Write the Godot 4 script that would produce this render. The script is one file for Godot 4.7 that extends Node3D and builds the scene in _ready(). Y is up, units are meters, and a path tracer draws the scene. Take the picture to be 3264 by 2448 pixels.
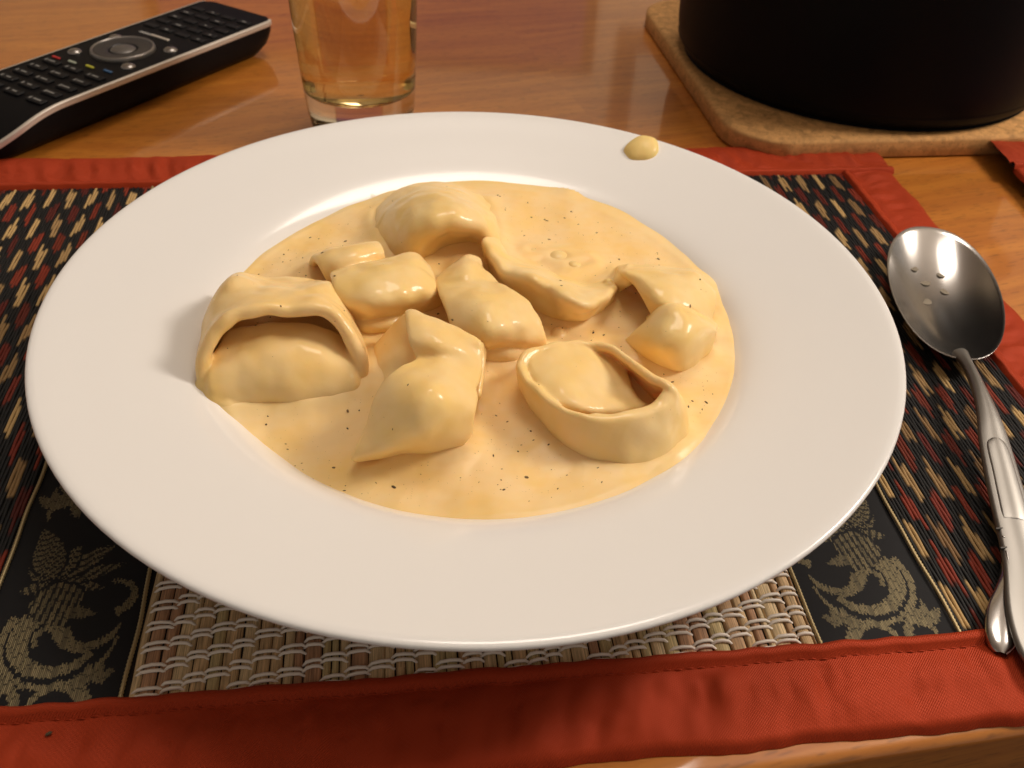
extends Node3D

const CM := 0.01
var M := {}
var taken := {}
var pasta_fields: Array = []
var fleck_spots: Array = []
var lump := FastNoiseLite.new()
var fine := FastNoiseLite.new()

func _ready() -> void:
	camera_and_light()
	lump.seed = 11; lump.frequency = 1.0; lump.noise_type = FastNoiseLite.TYPE_SIMPLEX_SMOOTH; lump.fractal_type = FastNoiseLite.FRACTAL_NONE
	fine.seed = 5; fine.frequency = 1.0; fine.noise_type = FastNoiseLite.TYPE_SIMPLEX_SMOOTH; fine.fractal_octaves = 3
	make_materials()
	make_room()
	make_table()
	make_placemats()
	make_plate()
	make_pasta()
	make_sauce()
	make_drops_and_flecks()
	make_trivet_and_pot()
	make_glass()
	make_remote()
	make_cutlery()

# ---------------------------------------------------------------- camera, lamps, exposure
func camera_and_light() -> void:
	var cam := Camera3D.new()
	cam.name = "camera"
	cam.fov = 46.21
	cam.near = 0.02
	cam.far = 30.0
	var pitch := 0.71030
	var roll := 0.04936
	var right := Vector3(1, 0, 0)
	var up := Vector3(0, cos(pitch), -sin(pitch))
	var fwd := Vector3(0, -sin(pitch), -cos(pitch))
	var r2 := right * cos(roll) + up * sin(roll)
	var u2 := up * cos(roll) - right * sin(roll)
	cam.transform = Transform3D(Basis(r2, u2, -fwd), Vector3(0.01437, 0.22509, 0.26102))
	var attr := CameraAttributesPhysical.new()
	attr.frustum_focal_length = 28.13
	attr.frustum_focus_distance = 0.28
	attr.exposure_aperture = 20.0
	cam.attributes = attr
	cam.fov = 46.21
	add_child(cam)
	cam.current = true
	var env := Environment.new()
	env.background_mode = Environment.BG_COLOR
	env.background_color = Color(0.545, 0.51, 0.475)
	env.tonemap_mode = Environment.TONE_MAPPER_LINEAR
	env.tonemap_exposure = 1.08
	env.sdfgi_enabled = true
	env.ssao_enabled = true
	env.ssil_enabled = true
	var we := WorldEnvironment.new()
	we.name = "world_environment"
	we.environment = env
	add_child(we)
	# a drum-shaded lamp to the right and the square lamp of the ceiling behind the table
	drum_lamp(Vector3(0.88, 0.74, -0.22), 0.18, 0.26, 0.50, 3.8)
	lamp_panel(Vector3(0.15, 1.66, -0.75), 0.6, 0.88)

func drum_lamp(at: Vector3, r: float, tall: float, energy: float, shine: float) -> void:
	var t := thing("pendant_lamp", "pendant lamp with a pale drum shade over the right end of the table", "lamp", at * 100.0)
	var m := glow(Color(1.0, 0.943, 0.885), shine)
	var h := tall * 50.0
	var w := r * 100.0
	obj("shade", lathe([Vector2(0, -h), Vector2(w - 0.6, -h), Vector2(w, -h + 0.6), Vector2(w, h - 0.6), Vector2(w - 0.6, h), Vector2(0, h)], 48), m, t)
	obj("cord", tube([V(0, h, 0), V(0, h + 40, 0), V(0, h + 80, 0)], [0.3, 0.3, 0.3], 8), mat(Color(0.2, 0.18, 0.16), 0.4), t)
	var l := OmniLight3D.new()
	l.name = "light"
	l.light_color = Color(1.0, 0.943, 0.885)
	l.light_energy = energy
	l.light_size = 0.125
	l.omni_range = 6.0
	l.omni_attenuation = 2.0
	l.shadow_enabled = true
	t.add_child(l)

func lamp_panel(at: Vector3, size: float, energy: float) -> void:
	var t := thing("ceiling_lamp", "square frosted ceiling lamp above the back of the dining table", "lamp", at * 100.0)
	obj("diffuser", rbox(V(0, 1.0, 0), Vector3(size * 100.0, 2, size * 100.0), 0.6), glow(Color(1.0, 0.943, 0.885), energy * 1.2), t)
	obj("frame", rbox(V(0, 3.4, 0), Vector3(size * 100.0 + 2, 2.4, size * 100.0 + 2), 0.4), mat(Color(0.75, 0.72, 0.68), 0.5), t)
	var l := AreaLight3D.new()
	l.name = "light"
	l.area_size = Vector2(size, size)
	l.light_color = Color(1.0, 0.943, 0.885)
	l.light_energy = energy
	l.area_range = 6.0
	l.shadow_enabled = true
	l.rotation_degrees = Vector3(-90, 0, 0)
	l.position = Vector3(0, -0.01, 0)
	t.add_child(l)

# ---------------------------------------------------------------- helpers (all lengths in centimetres)
func V(x: float, y: float, z: float) -> Vector3:
	return Vector3(x, y, z) * CM

func numbered(called: String) -> String:
	var n: int = taken.get(called, 0)
	taken[called] = n + 1
	return called if n == 0 else "%s_%03d" % [called, n]

func thing(called: String, label: String, category: String, at := Vector3.ZERO, group := "") -> Node3D:
	var o := Node3D.new()
	o.name = numbered(called)
	o.position = at * CM
	add_child(o, true)
	tag(o, label, category, group)
	return o

func tag(o: Node, label: String, category: String, group := "", kind := "") -> void:
	if label: o.set_meta("label", label)
	if category: o.set_meta("category", category)
	if group: o.set_meta("group", group)
	if kind: o.set_meta("kind", kind)

func obj(called: String, m: Mesh, material: Material, parent: Node = self) -> MeshInstance3D:
	var o := MeshInstance3D.new()
	o.name = numbered(called) if parent == self else called
	o.mesh = m
	o.material_override = material
	if parent != self and parent.has_node(called):
		var n := 1
		while parent.has_node("%s_%03d" % [called, n]):
			n += 1
		o.name = "%s_%03d" % [called, n]
	parent.add_child(o, true)
	return o

func mat(c: Color, rough := 0.6, metal := 0.0, spec := 0.5) -> StandardMaterial3D:
	var m := StandardMaterial3D.new()
	m.albedo_color = c.linear_to_srgb()
	m.roughness = rough
	m.metallic = metal
	m.metallic_specular = spec
	return m

func glow(c: Color, e: float) -> StandardMaterial3D:
	var m := mat(Color(0.6, 0.58, 0.55), 0.5)
	m.emission_enabled = true
	m.emission = c
	m.emission_energy_multiplier = e
	return m

func commit(v: PackedVector3Array, idx: PackedInt32Array, n := PackedVector3Array(), uv := PackedVector2Array(), col := PackedColorArray()) -> ArrayMesh:
	var a := []
	a.resize(Mesh.ARRAY_MAX)
	a[Mesh.ARRAY_VERTEX] = v
	a[Mesh.ARRAY_INDEX] = idx
	if n.size() == 0:
		n = smooth_normals(v, idx)
	a[Mesh.ARRAY_NORMAL] = n
	if uv.size(): a[Mesh.ARRAY_TEX_UV] = uv
	if col.size(): a[Mesh.ARRAY_COLOR] = col
	var m := ArrayMesh.new()
	m.add_surface_from_arrays(Mesh.PRIMITIVE_TRIANGLES, a)
	return m

func smooth_normals(v: PackedVector3Array, idx: PackedInt32Array) -> PackedVector3Array:
	var n := PackedVector3Array()
	n.resize(v.size())
	for i in range(0, idx.size(), 3):
		var a := v[idx[i]]
		var c := (v[idx[i + 2]] - a).cross(v[idx[i + 1]] - a)
		n[idx[i]] += c
		n[idx[i + 1]] += c
		n[idx[i + 2]] += c
	for i in n.size():
		n[i] = n[i].normalized() if n[i].length_squared() > 0.0 else Vector3.UP
	return n

# a sheet of nu x nv points, row by row; flip turns its face
func grid(v: PackedVector3Array, nu: int, nv: int, flip := false, uv := PackedVector2Array(), col := PackedColorArray(), wrap := false) -> ArrayMesh:
	var idx := PackedInt32Array()
	for j in nv - 1:
		for i in (nu if wrap else nu - 1):
			var a := j * nu + i
			var b := j * nu + (i + 1) % nu
			var c := a + nu
			var d := b + nu
			if flip:
				idx.append_array(PackedInt32Array([a, c, b, b, c, d]))
			else:
				idx.append_array(PackedInt32Array([a, b, c, b, d, c]))
	return commit(v, idx, PackedVector3Array(), uv, col)

# profile of (radius, height) turned round the y axis
func lathe(profile: Array, seg := 96, at := Vector3.ZERO) -> ArrayMesh:
	var v := PackedVector3Array()
	var uv := PackedVector2Array()
	for j in profile.size():
		var p: Vector2 = profile[j]
		for i in seg + 1:
			var a := TAU * i / seg
			v.append((Vector3(p.x * cos(a), p.y, p.x * sin(a)) + at) * CM)
			uv.append(Vector2(float(i) / seg, p.y))
	var turn := 0.0
	for j in profile.size():
		turn += (profile[j] as Vector2).cross(profile[(j + 1) % profile.size()])
	var m := grid(v, seg + 1, profile.size(), turn < 0.0, uv)
	# weld the seam's normals
	var arr := m.surface_get_arrays(0)
	var n: PackedVector3Array = arr[Mesh.ARRAY_NORMAL]
	for j in profile.size():
		var s := (n[j * (seg + 1)] + n[j * (seg + 1) + seg]).normalized()
		var p: Vector2 = profile[j]
		if absf(p.x) < 0.0001:
			s = Vector3(0, signf(s.y + 0.0001), 0)
			for i in seg + 1: n[j * (seg + 1) + i] = s
		n[j * (seg + 1)] = s
		n[j * (seg + 1) + seg] = s
	arr[Mesh.ARRAY_NORMAL] = n
	var out := ArrayMesh.new()
	out.add_surface_from_arrays(Mesh.PRIMITIVE_TRIANGLES, arr)
	return out

func curve2(pts: Array, steps: int) -> Array:
	var out := []
	for i in pts.size() - 1:
		var p0: Vector2 = pts[maxi(i - 1, 0)]
		var p3: Vector2 = pts[mini(i + 2, pts.size() - 1)]
		for k in steps:
			out.append((pts[i] as Vector2).cubic_interpolate(pts[i + 1], p0, p3, float(k) / steps))
	out.append(pts[-1])
	return out

func curve3(pts: Array, steps: int) -> Array:
	var out := []
	for i in pts.size() - 1:
		var p0: Vector3 = pts[maxi(i - 1, 0)]
		var p3: Vector3 = pts[mini(i + 2, pts.size() - 1)]
		for k in steps:
			out.append((pts[i] as Vector3).cubic_interpolate(pts[i + 1], p0, p3, float(k) / steps))
	out.append(pts[-1])
	return out

# points in metres, radii in centimetres
func tube(pts: Array, radii: Array, sides := 8, flat := 1.0) -> ArrayMesh:
	var v := PackedVector3Array()
	for k in pts.size():
		var d: Vector3 = (pts[mini(k + 1, pts.size() - 1)] - pts[maxi(k - 1, 0)]).normalized()
		var s := d.cross(Vector3.UP)
		if s.length() < 0.01: s = d.cross(Vector3.RIGHT)
		s = s.normalized()
		var u := s.cross(d).normalized()
		for i in sides:
			var a := TAU * i / sides
			v.append(pts[k] + (s * cos(a) + u * sin(a) * flat) * float(radii[k]) * CM)
	var first := v.size()
	v.append(pts[0]); v.append(pts[-1])
	var idx := PackedInt32Array()
	for j in pts.size() - 1:
		for i in sides:
			var a := j * sides + i
			var b := j * sides + (i + 1) % sides
			idx.append_array(PackedInt32Array([a, b, a + sides, b, b + sides, a + sides]))
	for i in sides:
		idx.append_array(PackedInt32Array([first, (i + 1) % sides, i]))
		var e := (pts.size() - 1) * sides
		idx.append_array(PackedInt32Array([first + 1, e + i, e + (i + 1) % sides]))
	return commit(v, idx)

func sphere(at: Vector3, r: float, seg := 16, rings := 8, squash := 1.0) -> ArrayMesh:
	var prof := []
	for j in rings + 1:
		var a := -PI / 2 + PI * j / rings
		prof.append(Vector2(maxf(0.0, r * cos(a)), r * sin(a) * squash))
	prof[0].x = 0.0
	prof[rings].x = 0.0
	return lathe(prof, seg, at)

# box with chamfered edges: centre in metres, size and bevel in centimetres
func rbox(c: Vector3, s: Vector3, b: float) -> ArrayMesh:
	var st := SurfaceTool.new()
	st.begin(Mesh.PRIMITIVE_TRIANGLES)
	st.set_smooth_group(-1)
	var h := s * 0.5 * CM
	var bb := minf(b * CM, minf(h.x, minf(h.y, h.z)) * 0.99)
	var corners := {}
	for sx in [-1, 1]:
		for sy in [-1, 1]:
			for sz in [-1, 1]:
				var q := Vector3(sx, sy, sz)
				for ax in 3:
					var p := Vector3(sx * (h.x - bb), sy * (h.y - bb), sz * (h.z - bb))
					p[ax] = q[ax] * h[ax]
					corners["%d%d%d%d" % [sx, sy, sz, ax]] = p + c
	var faces := []
	for ax in 3:
		var u := (ax + 1) % 3
		var w := (ax + 2) % 3
		for s1 in [-1, 1]:
			var quad := []
			for uv in [[-1, -1], [1, -1], [1, 1], [-1, 1]]:
				var q := [0, 0, 0]
				q[ax] = s1; q[u] = uv[0]; q[w] = uv[1]
				quad.append(corners["%d%d%d%d" % [q[0], q[1], q[2], ax]])
			faces.append(quad)
		for s1 in [-1, 1]:
			for s2 in [-1, 1]:
				var q1 := [0, 0, 0]
				var q2 := [0, 0, 0]
				q1[u] = s1; q1[w] = s2; q1[ax] = -1
				q2[u] = s1; q2[w] = s2; q2[ax] = 1
				faces.append([corners["%d%d%d%d" % [q1[0], q1[1], q1[2], u]], corners["%d%d%d%d" % [q2[0], q2[1], q2[2], u]], corners["%d%d%d%d" % [q2[0], q2[1], q2[2], w]], corners["%d%d%d%d" % [q1[0], q1[1], q1[2], w]]])
	for sx in [-1, 1]:
		for sy in [-1, 1]:
			for sz in [-1, 1]:
				faces.append([corners["%d%d%d0" % [sx, sy, sz]], corners["%d%d%d1" % [sx, sy, sz]], corners["%d%d%d2" % [sx, sy, sz]]])
	for f in faces:
		var mid := Vector3.ZERO
		for p in f: mid += p
		mid /= f.size()
		var nrm: Vector3 = (f[1] - f[0]).cross(f[2] - f[0])
		if nrm.dot(mid - c) > 0: f.reverse()
		for k in range(1, f.size() - 1):
			st.add_vertex(f[0]); st.add_vertex(f[k]); st.add_vertex(f[k + 1])
	st.generate_normals()
	return st.commit()

func image_tex(im: Image) -> ImageTexture:
	return ImageTexture.create_from_image(im)

func smooth(a: float, b: float, x: float) -> float:
	return smoothstep(a, b, x)

# ---------------------------------------------------------------- materials
func make_materials() -> void:
	M.china = mat(Color(0.80, 0.80, 0.785), 0.18)
	M.china.clearcoat_enabled = true
	M.china.clearcoat = 0.4
	M.china.clearcoat_roughness = 0.08
	M.pasta = mat(Color(1, 1, 1), 0.58, 0.0, 0.4)
	M.pasta.vertex_color_use_as_albedo = true
	M.pasta.subsurf_scatter_enabled = true
	M.pasta.subsurf_scatter_strength = 0.16
	M.pasta.clearcoat_enabled = true
	M.pasta.clearcoat = 0.42
	M.pasta.clearcoat_roughness = 0.13
	M.sauce = M.pasta.duplicate()
	M.sauce.roughness = 0.6
	M.sauce.clearcoat = 0.22
	M.sauce.clearcoat_roughness = 0.22
	M.herb = mat(Color(1, 1, 1), 0.8)
	M.herb.vertex_color_use_as_albedo = true
	M.wood = wood_material()
	M.wood_edge = M.wood.duplicate()
	M.satin = satin_material(Color(0.36, 0.042, 0.013))
	M.mat_back = mat(Color(0.02, 0.016, 0.014), 0.9)
	M.ikat = mat(Color(1, 1, 1), 0.62, 0.0, 0.35)
	M.ikat.vertex_color_use_as_albedo = true
	M.thread = mat(Color(0.80, 0.74, 0.66), 0.55)
	M.gold = mat(Color(0.42, 0.33, 0.17), 0.42, 0.55)
	M.brocade = brocade_material()
	for k in 5:
		var c: Color = [Color(0.52, 0.36, 0.19), Color(0.44, 0.28, 0.15), Color(0.58, 0.44, 0.25), Color(0.48, 0.38, 0.19), Color(0.40, 0.23, 0.13)][k]
		M["reed%d" % k] = reed_material(c, k)
	M.black_enamel = mat(Color(0.004, 0.004, 0.005), 0.5, 0.0, 0.22)
	M.cork = cork_material()
	M.steel = mat(Color(0.52, 0.505, 0.485), 0.2, 1.0)
	M.steel_worn = mat(Color(0.30, 0.29, 0.27), 0.40, 1.0)
	M.steel_dark = mat(Color(0.10, 0.095, 0.09), 0.5, 0.8)
	M.glass = mat(Color(1, 1, 1), 0.0)
	M.glass.albedo_color = Color(0.995, 0.985, 0.94, 0.0)
	M.glass.refraction_enabled = true
	M.glass.refraction_scale = 0.05
	M.plastic = mat(Color(0.005, 0.005, 0.006), 0.45, 0.0, 0.2)
	M.plastic_key = mat(Color(0.008, 0.008, 0.009), 0.5, 0.0, 0.3)
	M.silver = mat(Color(0.62, 0.57, 0.50), 0.36, 0.45)
	M.juice = mat(Color(1, 1, 1), 0.0)
	M.juice.albedo_color = Color(1.0, 0.93, 0.74, 0.0)
	M.juice.refraction_enabled = true
	M.juice.refraction_scale = 0.033
	M.print = mat(Color(0.24, 0.24, 0.23), 0.6)
	M.red_dot = mat(Color(0.55, 0.03, 0.03), 0.5)
	M.yellow_dot = mat(Color(0.6, 0.6, 0.06), 0.5)
	M.blue_dot = mat(Color(0.05, 0.14, 0.30), 0.5)
	M.green_dot = mat(Color(0.45, 0.5, 0.40), 0.5)

func blotch(seed_: int, freq: float, lo: float, hi: float) -> NoiseTexture2D:
	var n := FastNoiseLite.new()
	n.seed = seed_
	n.frequency = freq
	n.fractal_octaves = 4
	var t := NoiseTexture2D.new()
	t.width = 256
	t.height = 256
	t.seamless = true
	t.noise = n
	var g := Gradient.new()
	g.set_color(0, Color(lo, lo, lo))
	g.set_color(1, Color(hi, hi, hi))
	t.color_ramp = g
	return t

func wood_material() -> StandardMaterial3D:
	var w := 1024
	var h := 512
	var im := Image.create(w, h, false, Image.FORMAT_RGB8)
	var n := FastNoiseLite.new()
	n.seed = 21
	n.frequency = 1.0
	n.fractal_octaves = 3
	for y in h:
		for x in w:
			# grain runs along x; one texture spans 60 cm by 30 cm
			var px := x * 60.0 / w
			var py := y * 30.0 / h
			var warp := n.get_noise_2d(px * 0.03, py * 0.10) * 2.2
			var ring := n.get_noise_2d(px * 0.018 + 40.0, (py + warp) * 0.9)
			var fibre := n.get_noise_2d(px * 0.22 + 90.0, (py + warp * 0.4) * 6.5)
			var pore := n.get_noise_2d(px * 0.55 + 7.0, py * 13.0)
			var t := clampf(0.5 + ring * 0.55 + fibre * 0.22, 0.0, 1.0)
			var c := Color(0.36, 0.105, 0.011).lerp(Color(0.55, 0.205, 0.024), t)
			if pore > 0.33: c = c.darkened(minf(0.35, (pore - 0.33) * 2.0))
			im.set_pixel(x, y, c.linear_to_srgb())
	var m := mat(Color(1, 1, 1), 0.42)
	m.albedo_texture = image_tex(im)
	m.clearcoat_enabled = true
	m.clearcoat = 1.0
	m.clearcoat_roughness = 0.07
	return m

func satin_material(c: Color) -> StandardMaterial3D:
	var m := mat(c, 0.48, 0.2, 0.22)
	m.rim_enabled = true
	m.rim = 0.25
	m.rim_tint = 0.9
	var s := 64
	var im := Image.create(s, s, false, Image.FORMAT_RGB8)
	for y in s:
		for x in s:
			var k := 0.5 + 0.5 * sin(TAU * (x * 8.0 + y * 8.0) / s) * (0.7 + 0.3 * sin(TAU * (x - y) * 4.0 / s))
			im.set_pixel(x, y, Color(k, k, k))
	m.heightmap_enabled = false
	im.bump_map_to_normal_map(1.6)
	m.normal_enabled = true
	m.normal_texture = image_tex(im)
	m.normal_scale = 1.0
	m.uv1_scale = Vector3(2.2, 2.2, 2.2)
	return m

func reed_material(c: Color, k: int) -> StandardMaterial3D:
	var w := 64
	var h := 256
	var im := Image.create(w, h, false, Image.FORMAT_RGB8)
	for y in h:
		for x in w:
			var f := fine.get_noise_2d(x * 0.30 + k * 50.0, y * 0.012)
			var g := fine.get_noise_2d(x * 0.06 + k * 31.0 + 400.0, y * 0.03)
			var cc := c * (1.0 + f * 0.75 + g * 0.4)
			im.set_pixel(x, y, Color(clampf(cc.r, 0, 1), clampf(cc.g, 0, 1), clampf(cc.b, 0, 1)).linear_to_srgb())
	var m := mat(Color(1, 1, 1), 0.6, 0.0, 0.4)
	m.albedo_texture = image_tex(im)
	return m

func cork_material() -> StandardMaterial3D:
	var s := 512
	var im := Image.create(s, s, false, Image.FORMAT_RGB8)
	var cell := FastNoiseLite.new()
	cell.noise_type = FastNoiseLite.TYPE_CELLULAR
	cell.cellular_return_type = FastNoiseLite.RETURN_CELL_VALUE
	cell.frequency = 1.0
	cell.seed = 3
	for y in s:
		for x in s:
			var px := x * 8.0 / s
			var py := y * 8.0 / s
			var a := cell.get_noise_2d(px * 2.4, py * 2.4)
			var b := cell.get_noise_2d(px * 7.5 + 50.0, py * 7.5)
			var f := fine.get_noise_2d(px * 14.0, py * 14.0)
			var c := Color(0.56, 0.30, 0.11) * (1.0 + a * 0.38 + f * 0.3)
			if b > 0.62: c = c * 0.45
			im.set_pixel(x, y, Color(clampf(c.r, 0, 1), clampf(c.g, 0, 1), clampf(c.b, 0, 1)).linear_to_srgb())
	var m := mat(Color(1, 1, 1), 0.75, 0.0, 0.3)
	m.albedo_texture = image_tex(im)
	m.uv1_triplanar = true
	m.uv1_world_triplanar = true
	m.uv1_scale = Vector3(12.5, 12.5, 12.5)
	return m

# one repeat of the brocade: 4.2 cm across, 8.4 cm along; returns 0 for black cloth, else the amount of metal thread
func petal(p: Vector2, c: Vector2, ang: float, length: float, wide: float) -> float:
	var q := (p - c).rotated(-ang)
	var t := clampf(q.x / length, 0.0, 1.0)
	var half := wide * sin(PI * pow(t, 0.75)) + 0.001
	if q.x < 0.0 or q.x > length: return 0.0
	return 1.0 if absf(q.y) < half else 0.0

func arc(p: Vector2, c: Vector2, r: float, a0: float, a1: float, wide0: float, wide1: float) -> float:
	var q := p - c
	var a := fposmod(q.angle() - a0, TAU)
	var span := fposmod(a1 - a0, TAU)
	if a > span: return 0.0
	return 1.0 if absf(q.length() - r) < lerpf(wide0, wide1, a / span) else 0.0

func hatch(q: Vector2) -> float:
	return 0.9 if fposmod((q.x + q.y * 0.75) * 3.9, 1.0) > 0.36 else 0.06

func brocade_at(p: Vector2) -> float:
	var best := 0.0
	var mid := Vector2(1.45, 8.41)
	for oy in [0.0, 6.6]:
		var q := p + Vector2(0, oy)
		# flower of hatched leaves, each parted from the next by a dark line
		for k in 8:
			var ang: float = [2.75, -2.6, 0.22, -0.24, -0.72, -1.22, -1.93, 1.22][k]
			var ln: float = [0.85, 0.9, 1.5, 1.95, 2.0, 1.35, 2.2, 1.75][k]
			var wd: float = [0.22, 0.22, 0.24, 0.27, 0.30, 0.30, 0.47, 0.74][k]
			var root := mid + Vector2(0.10, 0).rotated(ang)
			if petal(q, root - Vector2(0.08, 0).rotated(ang), ang, ln + 0.16, wd + 0.09) > 0.5: best = 0.0
			if petal(q, root, ang, ln, wd) > 0.5: best = hatch(q.rotated(ang * 0.4))
		best = maxf(best, arc(q, Vector2(2.9, 9.95), 0.80, 0.15, 3.0, 0.06, 0.26))
		if petal(q, Vector2(2.05, 9.55), 0.1, 0.95, 0.2) > 0.5: best = maxf(best, 0.7)
		# great scroll with an outline and a dark heart
		best = maxf(best, arc(q, Vector2(2.15, 10.35), 1.58, 0.10, 3.65, 0.05, 0.13))
		best = maxf(best, arc(q, Vector2(2.15, 10.35), 1.12, 0.55, 3.75, 0.12, 0.33))
		best = maxf(best, arc(q, Vector2(1.75, 10.35), 0.30, 2.2, 6.6, 0.08, 0.14))
		best = maxf(best, arc(q, Vector2(3.35, 9.1), 0.55, 4.4, 7.6, 0.05, 0.16))
		best = maxf(best, arc(q, Vector2(1.05, 5.75), 0.42, 2.6, 6.6, 0.06, 0.17))
		best = maxf(best, arc(q, Vector2(2.55, 6.0), 0.70, 3.3, 6.3, 0.08, 0.24))
		for k in 4:
			if petal(q, Vector2(3.35, 11.85), -2.7 + k * 0.72, 0.62, 0.18) > 0.5: best = maxf(best, 0.75)
			if petal(q, Vector2(0.75, 12.1), -2.4 + k * 0.6, 0.9, 0.19) > 0.5: best = maxf(best, 0.85)
	return best

func brocade_material() -> StandardMaterial3D:
	var w := 256
	var h := 512
	var im := Image.create(w, h, false, Image.FORMAT_RGB8)
	var mr := Image.create(w, h, false, Image.FORMAT_RGB8)
	var bm := Image.create(w, h, false, Image.FORMAT_RGB8)
	var rng := RandomNumberGenerator.new()
	rng.seed = 9
	var tone := []
	for x in w: tone.append(rng.randf_range(0.55, 1.15))
	for y in h:
		for x in w:
			var p := Vector2((x + 0.5) * 4.2 / w, (y + 0.5) * 6.6 / h)
			# threads run along the band; their ends step in short jumps
			var th := int(x / 3.0)
			var q := Vector2((th * 3.0 + 1.5) * 4.2 / w, p.y + (tone[(th * 37) % w] - 0.85) * 0.22)
			var g := brocade_at(q)
			if fposmod(float(x), 3.0) < 1.0: g *= 0.35
			var gap: float = fposmod(p.y * 2.4 + tone[(th * 11) % w] * 7.0, 1.0)
			if gap < 0.10: g *= 0.3
			g *= tone[(th * 5) % w]
			g = clampf(g, 0.0, 1.0)
			var cloth := 0.008 + 0.004 * float((x + y) % 2)
			var c := Color(cloth, cloth, cloth * 1.1).lerp(Color(0.26, 0.215, 0.115), g)
			im.set_pixel(x, y, c.linear_to_srgb())
			mr.set_pixel(x, y, Color(0, lerpf(0.85, 0.42, g), g * 0.6))
			bm.set_pixel(x, y, Color(g, g, g))
	var m := mat(Color(1, 1, 1), 1.0, 1.0, 0.4)
	m.albedo_texture = image_tex(im)
	m.roughness_texture = image_tex(mr)
	m.roughness_texture_channel = BaseMaterial3D.TEXTURE_CHANNEL_GREEN
	m.metallic_texture = m.roughness_texture
	m.metallic_texture_channel = BaseMaterial3D.TEXTURE_CHANNEL_BLUE
	bm.bump_map_to_normal_map(1.5)
	m.normal_enabled = true
	m.normal_texture = image_tex(bm)
	return m

# ---------------------------------------------------------------- what the varnish mirrors, and the table
func make_room() -> void:
	var wall := obj("wall", rbox(V(0, 60, -212), Vector3(640, 270, 12), 0.5), mat(Color(0.80, 0.70, 0.54), 0.9))
	tag(wall, "cream painted wall behind the dining table", "", "", "structure")
	var ceiling := obj("ceiling", rbox(V(0, 182, -40), Vector3(640, 12, 340), 0.5), mat(Color(0.80, 0.76, 0.70), 0.9))
	tag(ceiling, "pale ceiling above the dining table", "", "", "structure")
	var floor_ := obj("floor", rbox(V(0, -80, 0), Vector3(640, 8, 430), 0.5), mat(Color(0.10, 0.055, 0.03), 0.6))
	tag(floor_, "dark brown floor under the table", "", "", "structure")
	var tv := thing("television", "flat television on the wall behind the table, showing a dim violet picture", "television", Vector3(-38, 5, -204))
	obj("casing", rbox(V(0, 31, 0), Vector3(112, 64, 4), 0.6), mat(Color(0.01, 0.01, 0.011), 0.4), tv)
	var s := StandardMaterial3D.new()
	s.albedo_color = Color(0.02, 0.02, 0.025)
	s.roughness = 0.3
	s.emission_enabled = true
	s.emission = Color(0.42, 0.22, 0.50)
	s.emission_energy_multiplier = 0.35
	obj("screen", rbox(V(0, 32, 2.1), Vector3(106, 57, 0.5), 0.1), s, tv)
	var pf := thing("picture_frame", "dark framed pale picture hanging on the wall right of the television", "picture", Vector3(54, 58, -205))
	var dark := mat(Color(0.03, 0.018, 0.02), 0.5)
	for q in [[0, 2, 60, 5], [0, 48, 60, 5]]:
		obj("rail", rbox(V(q[0], q[1], 0), Vector3(q[2], q[3], 2.5), 0.3), dark, pf)
	for x in [-27.5, 27.5]:
		obj("stile", rbox(V(x, 25, 0), Vector3(5, 40.9, 2.5), 0.3), dark, pf)
	obj("sheet", rbox(V(0, 25, -0.4), Vector3(50, 41, 0.8), 0.1), mat(Color(0.70, 0.62, 0.50), 0.8), pf)

func make_table() -> void:
	var t := thing("dining_table", "glossy orange brown wooden dining table everything stands on", "table")
	t.rotation_degrees.y = 11.3
	# grain runs along the front edge
	var joints := [-96.0, 110.0]
	for k in 1:
		var x0: float = joints[k] + 0.012
		var x1: float = joints[k + 1] - 0.012
		var v := PackedVector3Array()
		var uv := PackedVector2Array()
		var prof := [Vector2(-85, -4), Vector2(-85, 0), Vector2(-84.99, 0)]
		for i in 24: prof.append(Vector2(lerpf(-84, 15.7, i / 23.0), 0))
		for i in 10:
			var a := PI / 2 * i / 9.0
			prof.append(Vector2(15.8 + sin(a) * 0.35, -0.35 + cos(a) * 0.35))
		prof.append(Vector2(16.15, -2.2)); prof.append(Vector2(16.1, -3.4)); prof.append(Vector2(15.6, -4)); prof.append(Vector2(-85, -4))
		var run := 0.0
		for j in prof.size():
			var p: Vector2 = prof[j]
			if j: run += p.distance_to(prof[j - 1])
			for x in [x0, x0 + 0.015, x1 - 0.015, x1]:
				var drop := 0.012 if (x == x0 or x == x1) else 0.0
				v.append(V(x, p.y - drop, p.x))
				uv.append(Vector2(x, run).rotated(0.15) / Vector2(60.0, 30.0))
		obj("tabletop", grid(v, 4, prof.size(), false, uv), M.wood, t)

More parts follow.
